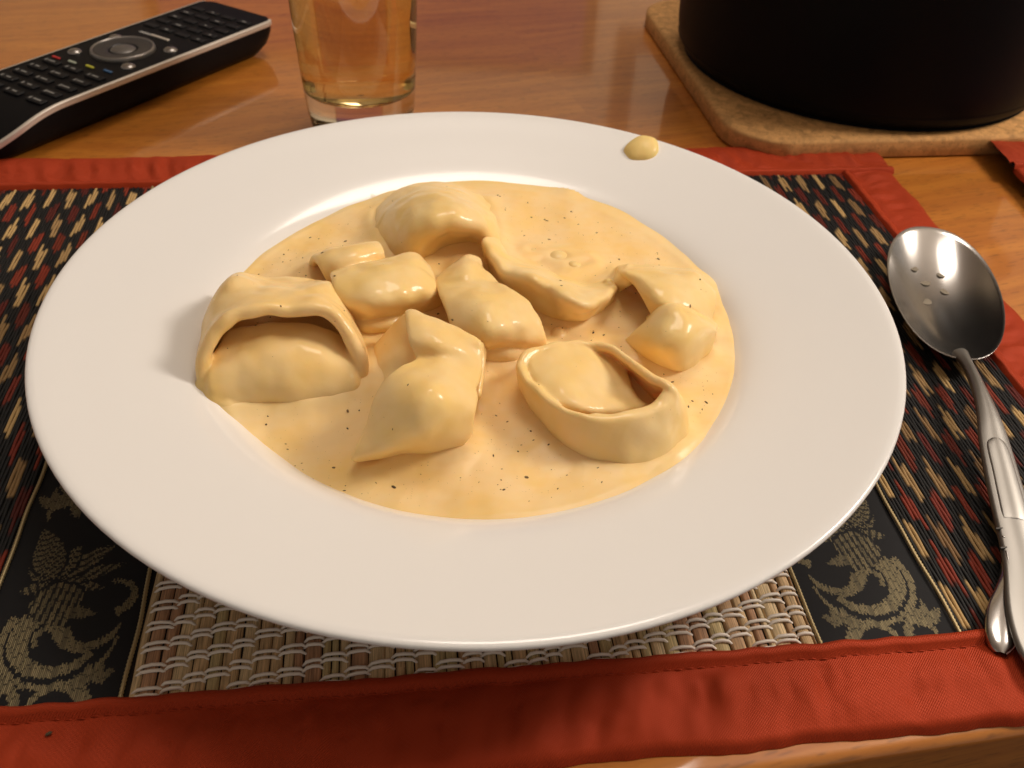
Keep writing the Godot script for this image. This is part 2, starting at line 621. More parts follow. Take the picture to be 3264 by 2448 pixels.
func satin_strip(a0: float, a1: float, b0: float, b1: float, seed_: int, inner_low: bool, base_y := 0.26, material := "satin") -> ArrayMesh:
	# a padded strip of satin from a0..a1 along and b0..b1 across; b0 is the sewn inner edge
	var nu := int(absf(a1 - a0) * 5.0) + 2
	var nv := 30
	var v := PackedVector3Array()
	var uv := PackedVector2Array()
	for j in nv:
		var t := float(j) / (nv - 1)
		for i in nu:
			var s := float(i) / (nu - 1)
			var a := lerpf(a0, a1, s)
			var b := lerpf(b0, b1, t)
			var seam := 0.17
			var y := base_y
			if t < seam:
				y += 0.04 + 0.17 * sqrt(maxf(0.0, 1.0 - pow(2.0 * t / seam - 1.0, 2.0)))
			else:
				var tt := (t - seam) / (1.0 - seam)
				y += 0.01 + 0.11 * pow(sin(PI * clampf(tt, 0.0, 1.0)), 0.7)
				# puckers drawn in by the stitches die away toward the outer edge
				var pk := fine.get_noise_2d(a * 0.75 + tt * 0.5, seed_ * 7.0) * 0.6 + fine.get_noise_2d(a * 1.9 - tt * 0.8, seed_ * 3.0 + 9.0) * 0.25
				y += pk * 0.30 * sin(PI * pow(tt, 0.7)) - 0.07 * pow(maxf(0.0, 1.0 - absf(fine.get_noise_2d(a * 0.55 - tt * 0.35, seed_ * 11.0)) * 9.0), 1.5) * (1.0 - tt * 0.6) * smooth(0.0, 0.15, tt)
				y += 0.0 + lump.get_noise_2d(a * 0.22, tt * 1.2 + seed_) * 0.10 * sin(PI * tt)
				y += 0.03 * maxf(0.0, fine.get_noise_2d(a * 3.2, seed_ + 40.0)) * (1.0 - tt)
			if t > 0.93: y -= (t - 0.93) / 0.07 * 0.14
			if j == 0: y -= 0.10
			if j == nv - 1: y = 0.02
			var wob := lump.get_noise_2d(a * 0.35, seed_ * 5.0) * 0.10 + lump.get_noise_2d(a * 1.3, seed_ * 5.0 + 3.0) * 0.03
			b += wob * (t - 0.1) + lump.get_noise_2d(a * 0.9, seed_ * 2.0 + 60.0) * 0.05 * (1.0 - t)
			v.append(V(a, y, b))
			uv.append(Vector2(a, b) * 0.75)
	return grid(v, nu, nv, b1 < b0, uv)

func turned(m: ArrayMesh) -> ArrayMesh:
	# swaps the strip's two directions, for the side borders
	var arr := m.surface_get_arrays(0)
	var v: PackedVector3Array = arr[Mesh.ARRAY_VERTEX]
	for i in v.size(): v[i] = Vector3(v[i].z, v[i].y, v[i].x)
	var idx: PackedInt32Array = arr[Mesh.ARRAY_INDEX]
	for i in range(0, idx.size(), 3):
		var k := idx[i + 1]
		idx[i + 1] = idx[i + 2]
		idx[i + 2] = k
	return commit(v, idx, PackedVector3Array(), arr[Mesh.ARRAY_TEX_UV])

func borders(t: Node3D) -> void:
	obj("front_border", satin_strip(-25.2, 23.9, 12.4, 15.25, 1, true), M.satin, t)
	obj("back_border", satin_strip(-25.2, 23.9, -15.5, -18.95, 2, true), M.satin, t)
	obj("right_border", turned(satin_strip(-15.6, 12.6, 20.95, 23.9, 3, true, 0.22)), M.satin, t)
	obj("left_border", turned(satin_strip(-15.6, 12.6, -22.3, -25.2, 4, true, 0.22)), M.satin, t)
	# running stitch along the seam of the front border
	var st := SurfaceTool.new()
	st.begin(Mesh.PRIMITIVE_TRIANGLES)
	for i in 150:
		var a := -25.0 + i * 0.325
		var b := 12.92 + lump.get_noise_2d(a * 0.9, 62.0) * 0.04
		st.append_from(tube([V(a, 0.285, b), V(a + 0.1, 0.315, b), V(a + 0.2, 0.285, b)], [0.02, 0.028, 0.02], 4), 0, Transform3D.IDENTITY)
	var o := obj("stitching", st.commit(), M.satin, t)
	o.set_meta("kind", "stuff")

func ikat_color(u: float, v: float, side: int, rod: int, rng_off: float) -> Color:
	var black := Color(0.011, 0.009, 0.008)
	var col := int(floor(u / 0.48))
	var inside := fposmod(u, 0.48) / 0.48 - 0.5
	var red := (col % 2) == 1
	var pitch := 2.62
	var vv := v + (pitch * 0.5 if red else 0.0) + rng_off * 0.34 + lump.get_noise_2d(u * 0.3, v * 0.1 + side * 20.0) * 0.3
	var cell := floor(vv / pitch)
	var f: float = (vv / pitch - cell - 0.5) * pitch
	var half: float = 0.86 * (1.0 - 0.3 * pow(inside / 0.34, 2.0)) + 0.06 * sin(rod * 2.7) if absf(inside) < 0.34 else 0.0
	if absf(f) > half: return black
	var tone := lump.get_noise_2d(col * 3.7, cell * 5.1 + side * 70.0)
	var c := Color(0.21, 0.030, 0.013).lerp(Color(0.08, 0.012, 0.010), clampf(0.5 + tone, 0, 1)) if red else Color(0.48, 0.32, 0.135).lerp(Color(0.20, 0.115, 0.05), clampf(0.35 + tone * 0.9, 0, 1))
	var e := smoothstep(half, half - 0.12, absf(f))
	return black.lerp(c, e)

func ikat_weave(u0: float, u1: float, side: int) -> ArrayMesh:
	# slim dyed reeds lying side by side, each a half-round bar
	var v := PackedVector3Array()
	var col := PackedColorArray()
	var n := PackedVector3Array()
	var idx := PackedInt32Array()
	var rng := RandomNumberGenerator.new()
	rng.seed = 40 + side
	var wide := 0.125
	var count := int((u1 - u0) / wide)
	for r in count:
		var u := u0 + (r + 0.5) * wide
		var off := rng.randf_range(-1.0, 1.0)
		var lift := rng.randf_range(-0.012, 0.012)
		var seg := 190
		var start := v.size()
		for s in seg + 1:
			var z := lerpf(-15.6, 12.5, float(s) / seg)
			var c := ikat_color(u - u0, z + 50.0, side, r, off)
			var wav := lump.get_noise_2d(z * 0.5, r * 3.0) * 0.012
			for k in 4:
				var a := PI * k / 3.0
				v.append(V(u - cos(a) * wide * 0.5 + wav, 0.22 + lift + sin(a) * 0.05 + 0.012 * sin(z * 5.2 + (r % 2) * PI), z))
				n.append(Vector3(-cos(a), sin(a) * 0.9 + 0.25, 0).normalized())
				col.append(c)
		for s in seg:
			for k in 3:
				var a := start + s * 4 + k
				idx.append_array(PackedInt32Array([a, a + 1, a + 4, a + 1, a + 5, a + 4]))
	return commit(v, idx, n, PackedVector2Array(), col)

func bar(u0: float, u1: float, z0: float, z1: float, y: float, rise: float, seed_: float) -> ArrayMesh:
	var v := PackedVector3Array()
	var uv := PackedVector2Array()
	var seg := 40
	for s in seg + 1:
		var z := lerpf(z0, z1, float(s) / seg)
		var dx := lump.get_noise_2d(z * 0.4, seed_) * 0.025
		for k in 6:
			var a := PI * k / 5.0
			var x := lerpf(u0, u1, 0.5 - cos(a) * 0.5) + dx
			v.append(V(x, y + pow(sin(a), 0.6) * rise, z))
			uv.append(Vector2(k / 5.0, z / 9.0 + seed_))
	return grid(v, 6, seg + 1, false, uv)

func cord(u: float, seed_: int) -> ArrayMesh:
	var pts := []
	var rad := []
	for i in 470:
		var z := -15.5 + i * 0.06
		pts.append(V(u + lump.get_noise_2d(z * 0.3, seed_) * 0.05, 0.30, z))
		rad.append(0.075 if i % 2 else 0.052)
	return tube(pts, rad, 6)

func make_placemats() -> void:
	var t := thing("placemat", "red bordered placemat with reed centre, brocade bands and dotted weave under the plate", "placemat", Vector3.ZERO, "red bordered placemats")
	t.rotation_degrees.y = 8.2
	obj("backing", rbox(V(-0.65, 0.09, -1.85), Vector3(48.6, 0.14, 33.4), 0.04), M.mat_back, t)
	var two := t.duplicate()
	borders(t)
	for b in [["left", -22.4, -14.7, 0], ["right", 13.35, 21.0, 1]]:
		var w := obj("dotted_weave", ikat_weave(b[1], b[2], b[3]), M.ikat, t)
		w.set_meta("kind", "stuff")
	for u in [-14.62, -10.36, 9.02, 13.25]:
		obj("gold_cord", cord(u, int(u * 10.0)), M.gold, t)
	for b in [[-14.58, -10.4, 0.0, 1.0], [9.06, 13.2, 0.43, 1.0]]:
		var v := PackedVector3Array()
		var uv := PackedVector2Array()
		var nz := 90
		for j in nz:
			var z := lerpf(-15.6, 12.6, float(j) / (nz - 1))
			for i in 12:
				var s := i / 11.0
				v.append(V(lerpf(b[0], b[1], s), 0.235 + lump.get_noise_2d(z * 0.35, s * 1.3 + b[2] * 30.0) * 0.025 + (0.03 if i > 0 and i < 11 else 0.0), z))
				uv.append(Vector2(s if b[0] < 0.0 else 1.0 - s, z / 6.6))
		obj("brocade_band", grid(v, 12, nz, false, uv), M.brocade, t)
	# the reeds of the middle, each a bar of its own, and the white threads that bind them
	var rng := RandomNumberGenerator.new()
	rng.seed = 77
	var u := -10.24
	var spans := []
	while u < 8.85:
		var w := rng.randf_range(0.2, 0.52)
		if u + w > 8.95: w = 8.95 - u
		obj("reed", bar(u + 0.015, u + w - 0.015, -15.6, 12.6, 0.2 + rng.randf_range(-0.02, 0.015), 0.085, u * 1.7), M["reed%d" % rng.randi_range(0, 4)], t)
		spans.append(u + w * 0.5)
		u += w
	var st := SurfaceTool.new()
	st.begin(Mesh.PRIMITIVE_TRIANGLES)
	var g := 0
	var gu := -10.1
	while gu < 8.7:
		var gw := rng.randf_range(0.42, 0.78)
		var z := 12.5 - (g % 4) * 0.17 - rng.randf() * 0.05
		var k := 0
		while z > -15.5:
			var c := Vector2(gu + gw * 0.5, z)
			if c.rotated(deg_to_rad(-8.2)).length() > 10.8:
				var hw := gw * 0.5 + 0.05
				var tilt := rng.randf_range(-0.02, 0.05)
				var sag := rng.randf_range(0.0, 0.03)
				st.append_from(tube([V(c.x - hw, 0.235, z + tilt + 0.05), V(c.x - hw * 0.6, 0.318, z + tilt * 0.6 - sag * 0.3), V(c.x, 0.335, z - sag), V(c.x + hw * 0.6, 0.318, z - tilt * 0.6 - sag * 0.3), V(c.x + hw, 0.235, z - tilt + 0.05)], [0.034, 0.052, 0.055, 0.052, 0.034], 5), 0, Transform3D.IDENTITY)
			z -= (0.19 if k % 2 == 0 else 0.50) + rng.randf_range(-0.02, 0.03)
			k += 1
		gu += gw
		g += 1
	obj("binding_thread", st.commit(), M.thread, t).set_meta("kind", "stuff")
	# the neighbour's mat, of which only a corner reaches into view
	two.name = numbered("placemat")
	add_child(two, true)
	tag(two, "red bordered placemat of which only one corner shows, right of the cork trivet", "placemat", "red bordered placemats")
	two.rotation_degrees = Vector3(0, 3.3, -0.75)
	two.position = V(27.5, 0.62, -22.2) - two.basis * V(-25.2, 0, -18.95)
	borders(two)
	for b in [["left", -22.4, -14.7, 2]]:
		obj("dotted_weave", ikat_weave(b[1], b[2], b[3]), M.ikat, two).set_meta("kind", "stuff")

# ---------------------------------------------------------------- plate, pasta, sauce
var PLATE := [Vector2(0, 1.3), Vector2(3, 1.3), Vector2(6, 1.32), Vector2(7.5, 1.45), Vector2(8.3, 1.9), Vector2(8.75, 2.4), Vector2(9.1, 2.75), Vector2(9.6, 3.12), Vector2(10.25, 3.38), Vector2(11.5, 3.72), Vector2(13.0, 4.13), Vector2(14.0, 4.42), Vector2(14.3, 4.49), Vector2(14.45, 4.47), Vector2(14.5, 4.38), Vector2(14.44, 4.28), Vector2(14.25, 4.2), Vector2(13.0, 3.83), Vector2(10.4, 3.06), Vector2(9.4, 2.4), Vector2(8.9, 1.6), Vector2(8.3, 1.0), Vector2(7.2, 0.72), Vector2(6.4, 0.66), Vector2(6.2, 0.36), Vector2(5.8, 0.36), Vector2(5.6, 0.7), Vector2(0, 0.75)]

func plate_height(r: float) -> float:
	for i in 13:
		if r <= PLATE[i + 1].x:
			return lerpf(PLATE[i].y, PLATE[i + 1].y, (r - PLATE[i].x) / (PLATE[i + 1].x - PLATE[i].x))
	return 4.4

func make_plate() -> void:
	var o := obj("plate", lathe(curve2(PLATE, 5), 144), M.china)
	tag(o, "white wide rimmed pasta plate in the middle of the placemat", "plate")

func field() -> Dictionary:
	return {"p": PackedVector3Array(), "r": PackedFloat32Array()}

func blob(f: Dictionary, at: Vector3, r: float) -> void:
	f.p.append(at * 100.0)
	f.r.append(r)

func spline(a: Vector3, b: Vector3, c: Vector3, d: Vector3, t: float) -> Vector3:
	return b.cubic_interpolate(c, a, d, t)

# a skin of dough through rows of points, half as thick as r on either side
func sheet(f: Dictionary, r: float, rows: Array) -> void:
	var p: PackedVector3Array = f.p
	var rr: PackedFloat32Array = f.r
	var step := 0.1
	var long := 0.0
	var fine_rows := []
	for row in rows:
		var line := PackedVector3Array()
		var n: int = row.size()
		for i in n - 1:
			for k in 14:
				line.append(spline(row[maxi(i - 1, 0)], row[i], row[i + 1], row[mini(i + 2, n - 1)], k / 14.0) * 100.0)
		line.append(row[n - 1] * 100.0)
		fine_rows.append(line)
		var len := 0.0
		for i in line.size() - 1: len += line[i].distance_to(line[i + 1])
		long = maxf(long, len)
	var cols := int(long / step) + 2
	var m: int = fine_rows.size()
	for c in cols:
		var t := float(c) / (cols - 1)
		var pts := PackedVector3Array()
		for line in fine_rows:
			var x: float = t * (line.size() - 1)
			var i := mini(int(x), line.size() - 2)
			pts.append((line[i] as Vector3).lerp(line[i + 1], x - i))
		for i in m - 1:
			var d := pts[i].distance_to(pts[i + 1])
			var k := maxi(1, int(d / step + 0.5))
			for s in k:
				var q := spline(pts[maxi(i - 1, 0)], pts[i], pts[i + 1], pts[mini(i + 2, m - 1)], float(s) / k)
				q += Vector3(lump.get_noise_3dv(q * 1.1), lump.get_noise_3dv(q * 1.1 + Vector3(40, 0, 0)), lump.get_noise_3dv(q * 1.1 + Vector3(0, 40, 0))) * 0.038
				p.append(q)
				rr.append(r * (1.0 + 0.12 * lump.get_noise_3dv(q * 0.9)))
		p.append(pts[m - 1])
		rr.append(r)
	f.p = p
	f.r = rr

# the skins and lumps of one piece joined in a distance field, rounded, and meshed as surface nets
func dough(f: Dictionary, cell := 0.07, rounds := 1) -> ArrayMesh:
	var p: PackedVector3Array = f.p
	var rad: PackedFloat32Array = f.r
	var lo := p[0]
	var hi := p[0]
	for i in p.size():
		var e := Vector3.ONE * (rad[i] + cell * 4.0)
		lo = lo.min(p[i] - e)
		hi = hi.max(p[i] + e)
	lo.y = maxf(lo.y, 2.35)
	var nx := int((hi.x - lo.x) / cell) + 2
	var ny := int((hi.y - lo.y) / cell) + 2
	var nz := int((hi.z - lo.z) / cell) + 2
	var d := PackedFloat32Array()
	d.resize(nx * ny * nz)
	var band := cell * 3.0
	d.fill(band)
	for i in p.size():
		var c := (p[i] - lo) / cell
		var r := rad[i] / cell
		var reach := r + 2.5
		var x0 := maxi(0, int(c.x - reach)); var x1 := mini(nx - 1, int(c.x + reach) + 1)
		var y0 := maxi(0, int(c.y - reach)); var y1 := mini(ny - 1, int(c.y + reach) + 1)
		var z0 := maxi(0, int(c.z - reach)); var z1 := mini(nz - 1, int(c.z + reach) + 1)
		var reach2 := reach * reach
		for z in range(z0, z1 + 1):
			var dz := (z - c.z) * (z - c.z)
			for y in range(y0, y1 + 1):
				var dyz := dz + (y - c.y) * (y - c.y)
				if dyz > reach2: continue
				var at := (z * ny + y) * nx
				for x in range(x0, x1 + 1):
					var dd := dyz + (x - c.x) * (x - c.x)
					if dd < reach2:
						var q := (sqrt(dd) - r) * cell
						if q < d[at + x]: d[at + x] = q
	for i in d.size():
		if d[i] < -band: d[i] = -band
	var nxy := nx * ny
	for k in rounds:
		for stride in [1, nx, nxy]:
			var e := d.duplicate()
			for i in range(stride, d.size() - stride):
				e[i] = (d[i - stride] + 2.0 * d[i] + d[i + stride]) * 0.25
			d = e
	var shrink := cell * 0.12 * rounds
	for i in d.size(): d[i] -= shrink
	# surface nets
	var v := PackedVector3Array()
	var n := PackedVector3Array()
	var col := PackedColorArray()
	var slot := PackedInt32Array()
	slot.resize(d.size())
	slot.fill(-1)
	var corner := [0, 1, nx, nx + 1, nxy, nxy + 1, nxy + nx, nxy + nx + 1]
	for z in nz - 1:
		for y in ny - 1:
			for x in nx - 1:
				var at := z * nxy + y * nx + x
				var s := 0
				if d[at] < 0: s += 1
				if d[at + 1] < 0: s += 1
				if d[at + nx] < 0: s += 1
				if d[at + nx + 1] < 0: s += 1
				if d[at + nxy] < 0: s += 1
				if d[at + nxy + 1] < 0: s += 1
				if d[at + nxy + nx] < 0: s += 1
				if d[at + nxy + nx + 1] < 0: s += 1
				if s == 0 or s == 8: continue
				var sum := Vector3.ZERO
				var cnt := 0
				for a in 8:
					var da: float = d[at + corner[a]]
					for bit in [1, 2, 4]:
						if a & bit: continue
						var b: int = a | bit
						var db: float = d[at + corner[b]]
						if (da < 0) != (db < 0):
							var t := da / (da - db)
							var pa := Vector3(a & 1, (a >> 1) & 1, (a >> 2) & 1)
							var pb := Vector3(b & 1, (b >> 1) & 1, (b >> 2) & 1)
							sum += pa.lerp(pb, t)
							cnt += 1
				sum /= cnt
				var g := Vector3(d[at + 1] + d[at + nx + 1] + d[at + nxy + 1] + d[at + nxy + nx + 1] - d[at] - d[at + nx] - d[at + nxy] - d[at + nxy + nx],
					d[at + nx] + d[at + nx + 1] + d[at + nxy + nx] + d[at + nxy + nx + 1] - d[at] - d[at + 1] - d[at + nxy] - d[at + nxy + 1],
					d[at + nxy] + d[at + nxy + 1] + d[at + nxy + nx] + d[at + nxy + nx + 1] - d[at] - d[at + 1] - d[at + nx] - d[at + nx + 1]).normalized()
				var q := lo + (Vector3(x, y, z) + sum) * cell
				q += g * (lump.get_noise_3dv(q * 1.1) * 0.025 + lump.get_noise_3dv(q * 5.0) * 0.003)
				slot[at] = v.size()
				v.append(q * CM)
				n.append(g)
				col.append(pasta_color(q))
	var idx := PackedInt32Array()
	for z in range(1, nz - 1):
		for y in range(1, ny - 1):
			for x in range(1, nx - 1):
				var at := z * nxy + y * nx + x
				var inside := d[at] < 0
				if inside != (d[at + 1] < 0):
					net_quad(idx, slot[at - nx - nxy], slot[at - nxy], slot[at], slot[at - nx], inside)
				if inside != (d[at + nx] < 0):
					net_quad(idx, slot[at - 1 - nxy], slot[at - 1], slot[at], slot[at - nxy], inside)
				if inside != (d[at + nxy] < 0):
					net_quad(idx, slot[at - 1 - nx], slot[at - nx], slot[at], slot[at - 1], inside)
	var m := commit(v, idx, bent(v, idx, n))
	var arr := m.surface_get_arrays(0)
	arr[Mesh.ARRAY_COLOR] = col
	var out := ArrayMesh.new()
	out.add_surface_from_arrays(Mesh.PRIMITIVE_TRIANGLES, arr)
	pasta_fields.append(v)
	var rng := RandomNumberGenerator.new()
	rng.seed = v.size()
	var nn: PackedVector3Array = arr[Mesh.ARRAY_NORMAL]
	for k in 40:
		var i := rng.randi() % v.size()
		if nn[i].y > 0.1 and v[i].y > 0.031: fleck_spots.append([v[i], nn[i]])
	return out

func bent(v: PackedVector3Array, idx: PackedInt32Array, n: PackedVector3Array) -> PackedVector3Array:
	var s := smooth_normals(v, idx)
	for i in s.size():
		if s[i].dot(n[i]) < 0.0: s[i] = -s[i]
		s[i] = (s[i] + n[i] * 0.7).normalized()
	return s

func net_quad(idx: PackedInt32Array, a: int, b: int, c: int, e: int, inside: bool) -> void:
	if a < 0 or b < 0 or c < 0 or e < 0: return
	if inside:
		idx.append_array(PackedInt32Array([a, c, b, a, e, c]))
	else:
		idx.append_array(PackedInt32Array([a, b, c, a, c, e]))

func pasta_color(q: Vector3, more := 0.0) -> Color:
	# where the cream lies thin, the yellow egg dough shows
	var k := clampf(0.5 + lump.get_noise_3dv(q * 0.55 + Vector3(9, 0, 3)) * 0.5 + lump.get_noise_3dv(q * 2.1) * 0.15 + more, 0.0, 1.0)
	return Color(0.91, 0.60, 0.205).lerp(Color(0.91, 0.655, 0.325), k)

func piece(f: Dictionary, label: String) -> void:
	var o := obj("tortellone", dough(f), M.pasta)
	tag(o, label, "pasta", "filled pasta pieces in cream sauce")

func make_pasta() -> void:
	var f := field()
	sheet(f, 0.22, [[V(-8.42, 2.9, 4.52), V(-8.52, 3.9, 3.98), V(-7.8, 4.9, 3.32), V(-6.79, 5.15, 2.9), V(-5.74, 5, 2.66), V(-4.71, 5, 2.57), V(-3.92, 4.25, 2.96), V(-3.5, 3.3, 3.45), V(-3.7, 2.5, 3.71)],
		[V(-8.68, 3, 3.49), V(-8.63, 4, 3.14), V(-7.94, 4.75, 2.19), V(-7.06, 4.8, 1.71), V(-5.95, 4.75, 1.49), V(-4.97, 4.6, 1.41), V(-4.23, 3.9, 1.77), V(-3.86, 3.2, 2.12), V(-3.83, 2.7, 2.51)],
		[V(-8.86, 2.9, 2.39), V(-8.87, 3.9, 1.62), V(-8.2, 4.75, 0.91), V(-7.36, 4.4, 0.69), V(-6.37, 4.25, 0.53), V(-5.15, 4.45, 0.49), V(-4.69, 3.7, 0.45), V(-4.47, 3.1, 0.72), V(-4.28, 2.7, 1.26)],
		[V(-9.05, 2.7, 0.56), V(-9.05, 3.4, -.17), V(-8.47, 3.9, -.51), V(-7.58, 3.8, -.53), V(-6.56, 3.7, -.77), V(-5.57, 3.5, -.76), V(-5.03, 3.1, -.21), V(-4.76, 2.8, 0.34), V(-4.56, 2.6, 0.61)]])
	sheet(f, 0.26, [[V(-7.95, 3.7, 2.53), V(-7.08, 3.9, 2.44), V(-6.17, 3.95, 2.33), V(-5.26, 3.9, 2.29), V(-4.43, 3.5, 2.34)],
		[V(-8.14, 3.55, 3.59), V(-6.96, 3.85, 3.58), V(-5.92, 3.9, 3.48), V(-4.9, 3.8, 3.38), V(-3.96, 3.4, 3.32)],
		[V(-8.11, 3.35, 4.51), V(-6.93, 3.5, 4.23), V(-5.81, 3.55, 4.21), V(-4.81, 3.4, 4.02), V(-3.79, 3.1, 3.99)],
		[V(-7.94, 2.9, 4.76), V(-6.85, 2.95, 4.57), V(-5.81, 2.98, 4.53), V(-4.79, 2.9, 4.39), V(-3.86, 2.7, 4.23)],
		[V(-7.71, 2.35, 4.76), V(-6.79, 2.35, 4.55), V(-5.89, 2.35, 4.49), V(-4.87, 2.3, 4.31), V(-3.96, 2.3, 4.25)]])
	blob(f, V(-8.39, 2.95, 4.3), 0.48)
	blob(f, V(-8.05, 2.8, 4.65), 0.5)
	blob(f, V(-7.7, 2.6, 4.85), 0.48)
	blob(f, V(-7.35, 2.45, 4.95), 0.45)
	blob(f, V(-6.96, 3.2, 3.36), 0.5)
	blob(f, V(-6.08, 3.2, 3.17), 0.55)
	blob(f, V(-5.16, 3.15, 3.16), 0.5)
	piece(f, "large hooded pasta piece with a wide open mouth at the left edge of the sauce")
	f = field()
	sheet(f, 0.15, [[V(-5.16, 3.6, -1.4), V(-4.05, 3.7, -1.96), V(-3.24, 3.7, -2.35), V(-2.6, 3.6, -2.88), V(-2.17, 3.2, -2.89)],
		[V(-5.11, 4.25, -.67), V(-4.04, 4.35, -1.07), V(-3.09, 4.4, -1.47), V(-2.43, 4.25, -2.04), V(-2.05, 3.8, -2.21)],
		[V(-4.8, 4.6, 0.43), V(-3.79, 4.75, 0.33), V(-2.81, 4.75, -.13), V(-2.06, 4.5, -.57), V(-1.67, 4, -1.02)],
		[V(-4.55, 4.25, 1.07), V(-3.48, 4.55, 1.4), V(-2.6, 4.5, 0.98), V(-1.81, 4.25, 0.28), V(-1.35, 3.7, -.49)],
		[V(-4.42, 3.55, 0.99), V(-3.48, 3.5, 0.79), V(-2.55, 3.45, 0.43), V(-1.87, 3.3, -.11), V(-1.41, 3.05, -.67)],
		[V(-4.24, 3.25, 1.06), V(-3.37, 3.45, 1.26), V(-2.55, 3.35, 0.73), V(-1.93, 3, -.1), V(-1.53, 2.8, -.72)],
		[V(-4.08, 2.5, 0.77), V(-3.45, 2.65, 0.81), V(-2.62, 2.6, 0.18), V(-2.01, 2.5, -.37), V(-1.64, 2.4, -.91)]])
	sheet(f, 0.17, [[V(-6.54, 2.7, -3.09), V(-6.17, 2.9, -3.64), V(-5.15, 3, -4.08), V(-4.21, 2.9, -4.5)],
		[V(-6.25, 3.6, -2.55), V(-5.62, 3.9, -2.62), V(-4.77, 4, -2.8), V(-4.04, 3.85, -3.37)],
		[V(-5.89, 3.9, -1.96), V(-5.2, 4.15, -1.85), V(-4.46, 4.2, -2.09), V(-3.76, 4, -2.73)],
		[V(-5.6, 3.8, -1.52), V(-4.98, 3.95, -1.5), V(-4.28, 3.9, -1.89), V(-3.69, 3.7, -2.63)],
		[V(-5.35, 3.4, -1.37), V(-4.8, 3.4, -1.67), V(-4.28, 3.3, -2.17), V(-3.76, 3.1, -2.83)]])
	blob(f, V(-3.81, 3.2, -.18), 0.5)
	blob(f, V(-2.72, 3.2, -.85), 0.5)
	piece(f, "rolled barrel shaped pasta piece with a second small roll behind, right of the hooded piece")
	f = field()
	sheet(f, 0.16, [[V(-4.69, 2.6, -6.37), V(-4.28, 3, -7.74), V(-2.99, 3.3, -8.66), V(-1.39, 3.2, -8.75), V(-.03, 3, -7.77), V(0.55, 2.6, -6.86)],
		[V(-4.31, 2.8, -5.17), V(-3.7, 3.9, -5.91), V(-2.47, 4.3, -6.8), V(-1.13, 4.2, -6.69), V(0.03, 3.65, -6.41), V(0.61, 2.9, -5.93)],
		[V(-3.74, 2.8, -4.19), V(-2.88, 4.4, -3.96), V(-1.93, 5, -4.38), V(-.88, 4.9, -4.62), V(0.04, 4.3, -4.75), V(0.58, 3.1, -5.04)],
		[V(-3.14, 2.8, -3.47), V(-2.59, 3.95, -3.31), V(-1.67, 4.75, -3.45), V(-.73, 4.7, -3.79), V(0, 4.2, -4.19), V(0.4, 3.2, -4.51)],
		[V(-2.7, 2.7, -3.44), V(-2.26, 3.3, -3.71), V(-1.58, 3.7, -4.31), V(-.79, 3.65, -4.68), V(-.16, 3.3, -4.85), V(0.18, 2.8, -4.61)],
		[V(-2.3, 2.6, -3.39), V(-1.95, 2.75, -4.16), V(-1.45, 2.8, -4.74), V(-.73, 2.75, -5.06), V(-.25, 2.7, -5), V(0.01, 2.5, -4.75)]])
	sheet(f, 0.11, [[V(-4.83, 2.7, -6.3), V(-4.52, 3.2, -7.17), V(-3.67, 3.55, -8.29), V(-2.47, 3.7, -8.62), V(-1.29, 3.6, -8.68), V(0.14, 3.1, -8.28)],
		[V(-4.41, 3.1, -5.56), V(-3.95, 3.75, -6.04), V(-3.14, 4.1, -6.79), V(-2.22, 4.2, -7.16), V(-1.18, 4.05, -7.31), V(-.01, 3.4, -7.26)]])
	blob(f, V(-2.23, 2.9, -7.03), 0.8)
	blob(f, V(-.97, 2.9, -7.15), 0.75)
	piece(f, "round domed pasta piece standing alone at the back of the sauce")
	f = field()
	sheet(f, 0.135, [[V(-.89, 2.9, -3.52), V(-.54, 3, -3.73), V(-.09, 2.9, -3.76)],
		[V(-1.06, 3.6, -2.32), V(-.5, 4.1, -2.32), V(-.1, 3.85, -2.56)],
		[V(-1.39, 4, -.96), V(-.43, 4.45, -.79), V(0.22, 4.05, -1.44)],
		[V(-1.28, 4.12, -.26), V(-.27, 4.32, -.29), V(0.65, 4.05, -.94)],
		[V(-1.08, 4.35, 0.59), V(0.02, 4.66, 0.74), V(1.08, 4.28, -.12)],
		[V(-.83, 4.4, 1.31), V(0.28, 4.85, 1.55), V(1.58, 4.3, 0.34)],
		[V(-.53, 4.2, 2.07), V(0.65, 4.8, 2.64), V(2.12, 4.1, 1.14)],
		[V(-.23, 3.7, 2.34), V(0.74, 4.25, 2.74), V(2.37, 3.7, 1.54)],
		[V(0.15, 3.1, 1.62), V(1.04, 3.6, 2.03), V(2.46, 3.2, 1.57)]])
	sheet(f, 0.135, [[V(0.34, 3.75, 2.23), V(1.11, 3.75, 1.84), V(2.03, 3.4, 1.44)],
		[V(0.39, 3.3, 2.41), V(1.22, 3.4, 2.4), V(2.02, 3.1, 1.83)],
		[V(0.39, 2.6, 2.31), V(1.15, 2.6, 2.15), V(1.95, 2.5, 1.74)]])
	blob(f, V(0.4, 3.4, 0.31), 0.5)
	piece(f, "belt shaped pasta piece folded over itself in the middle of the plate")
	f = field()
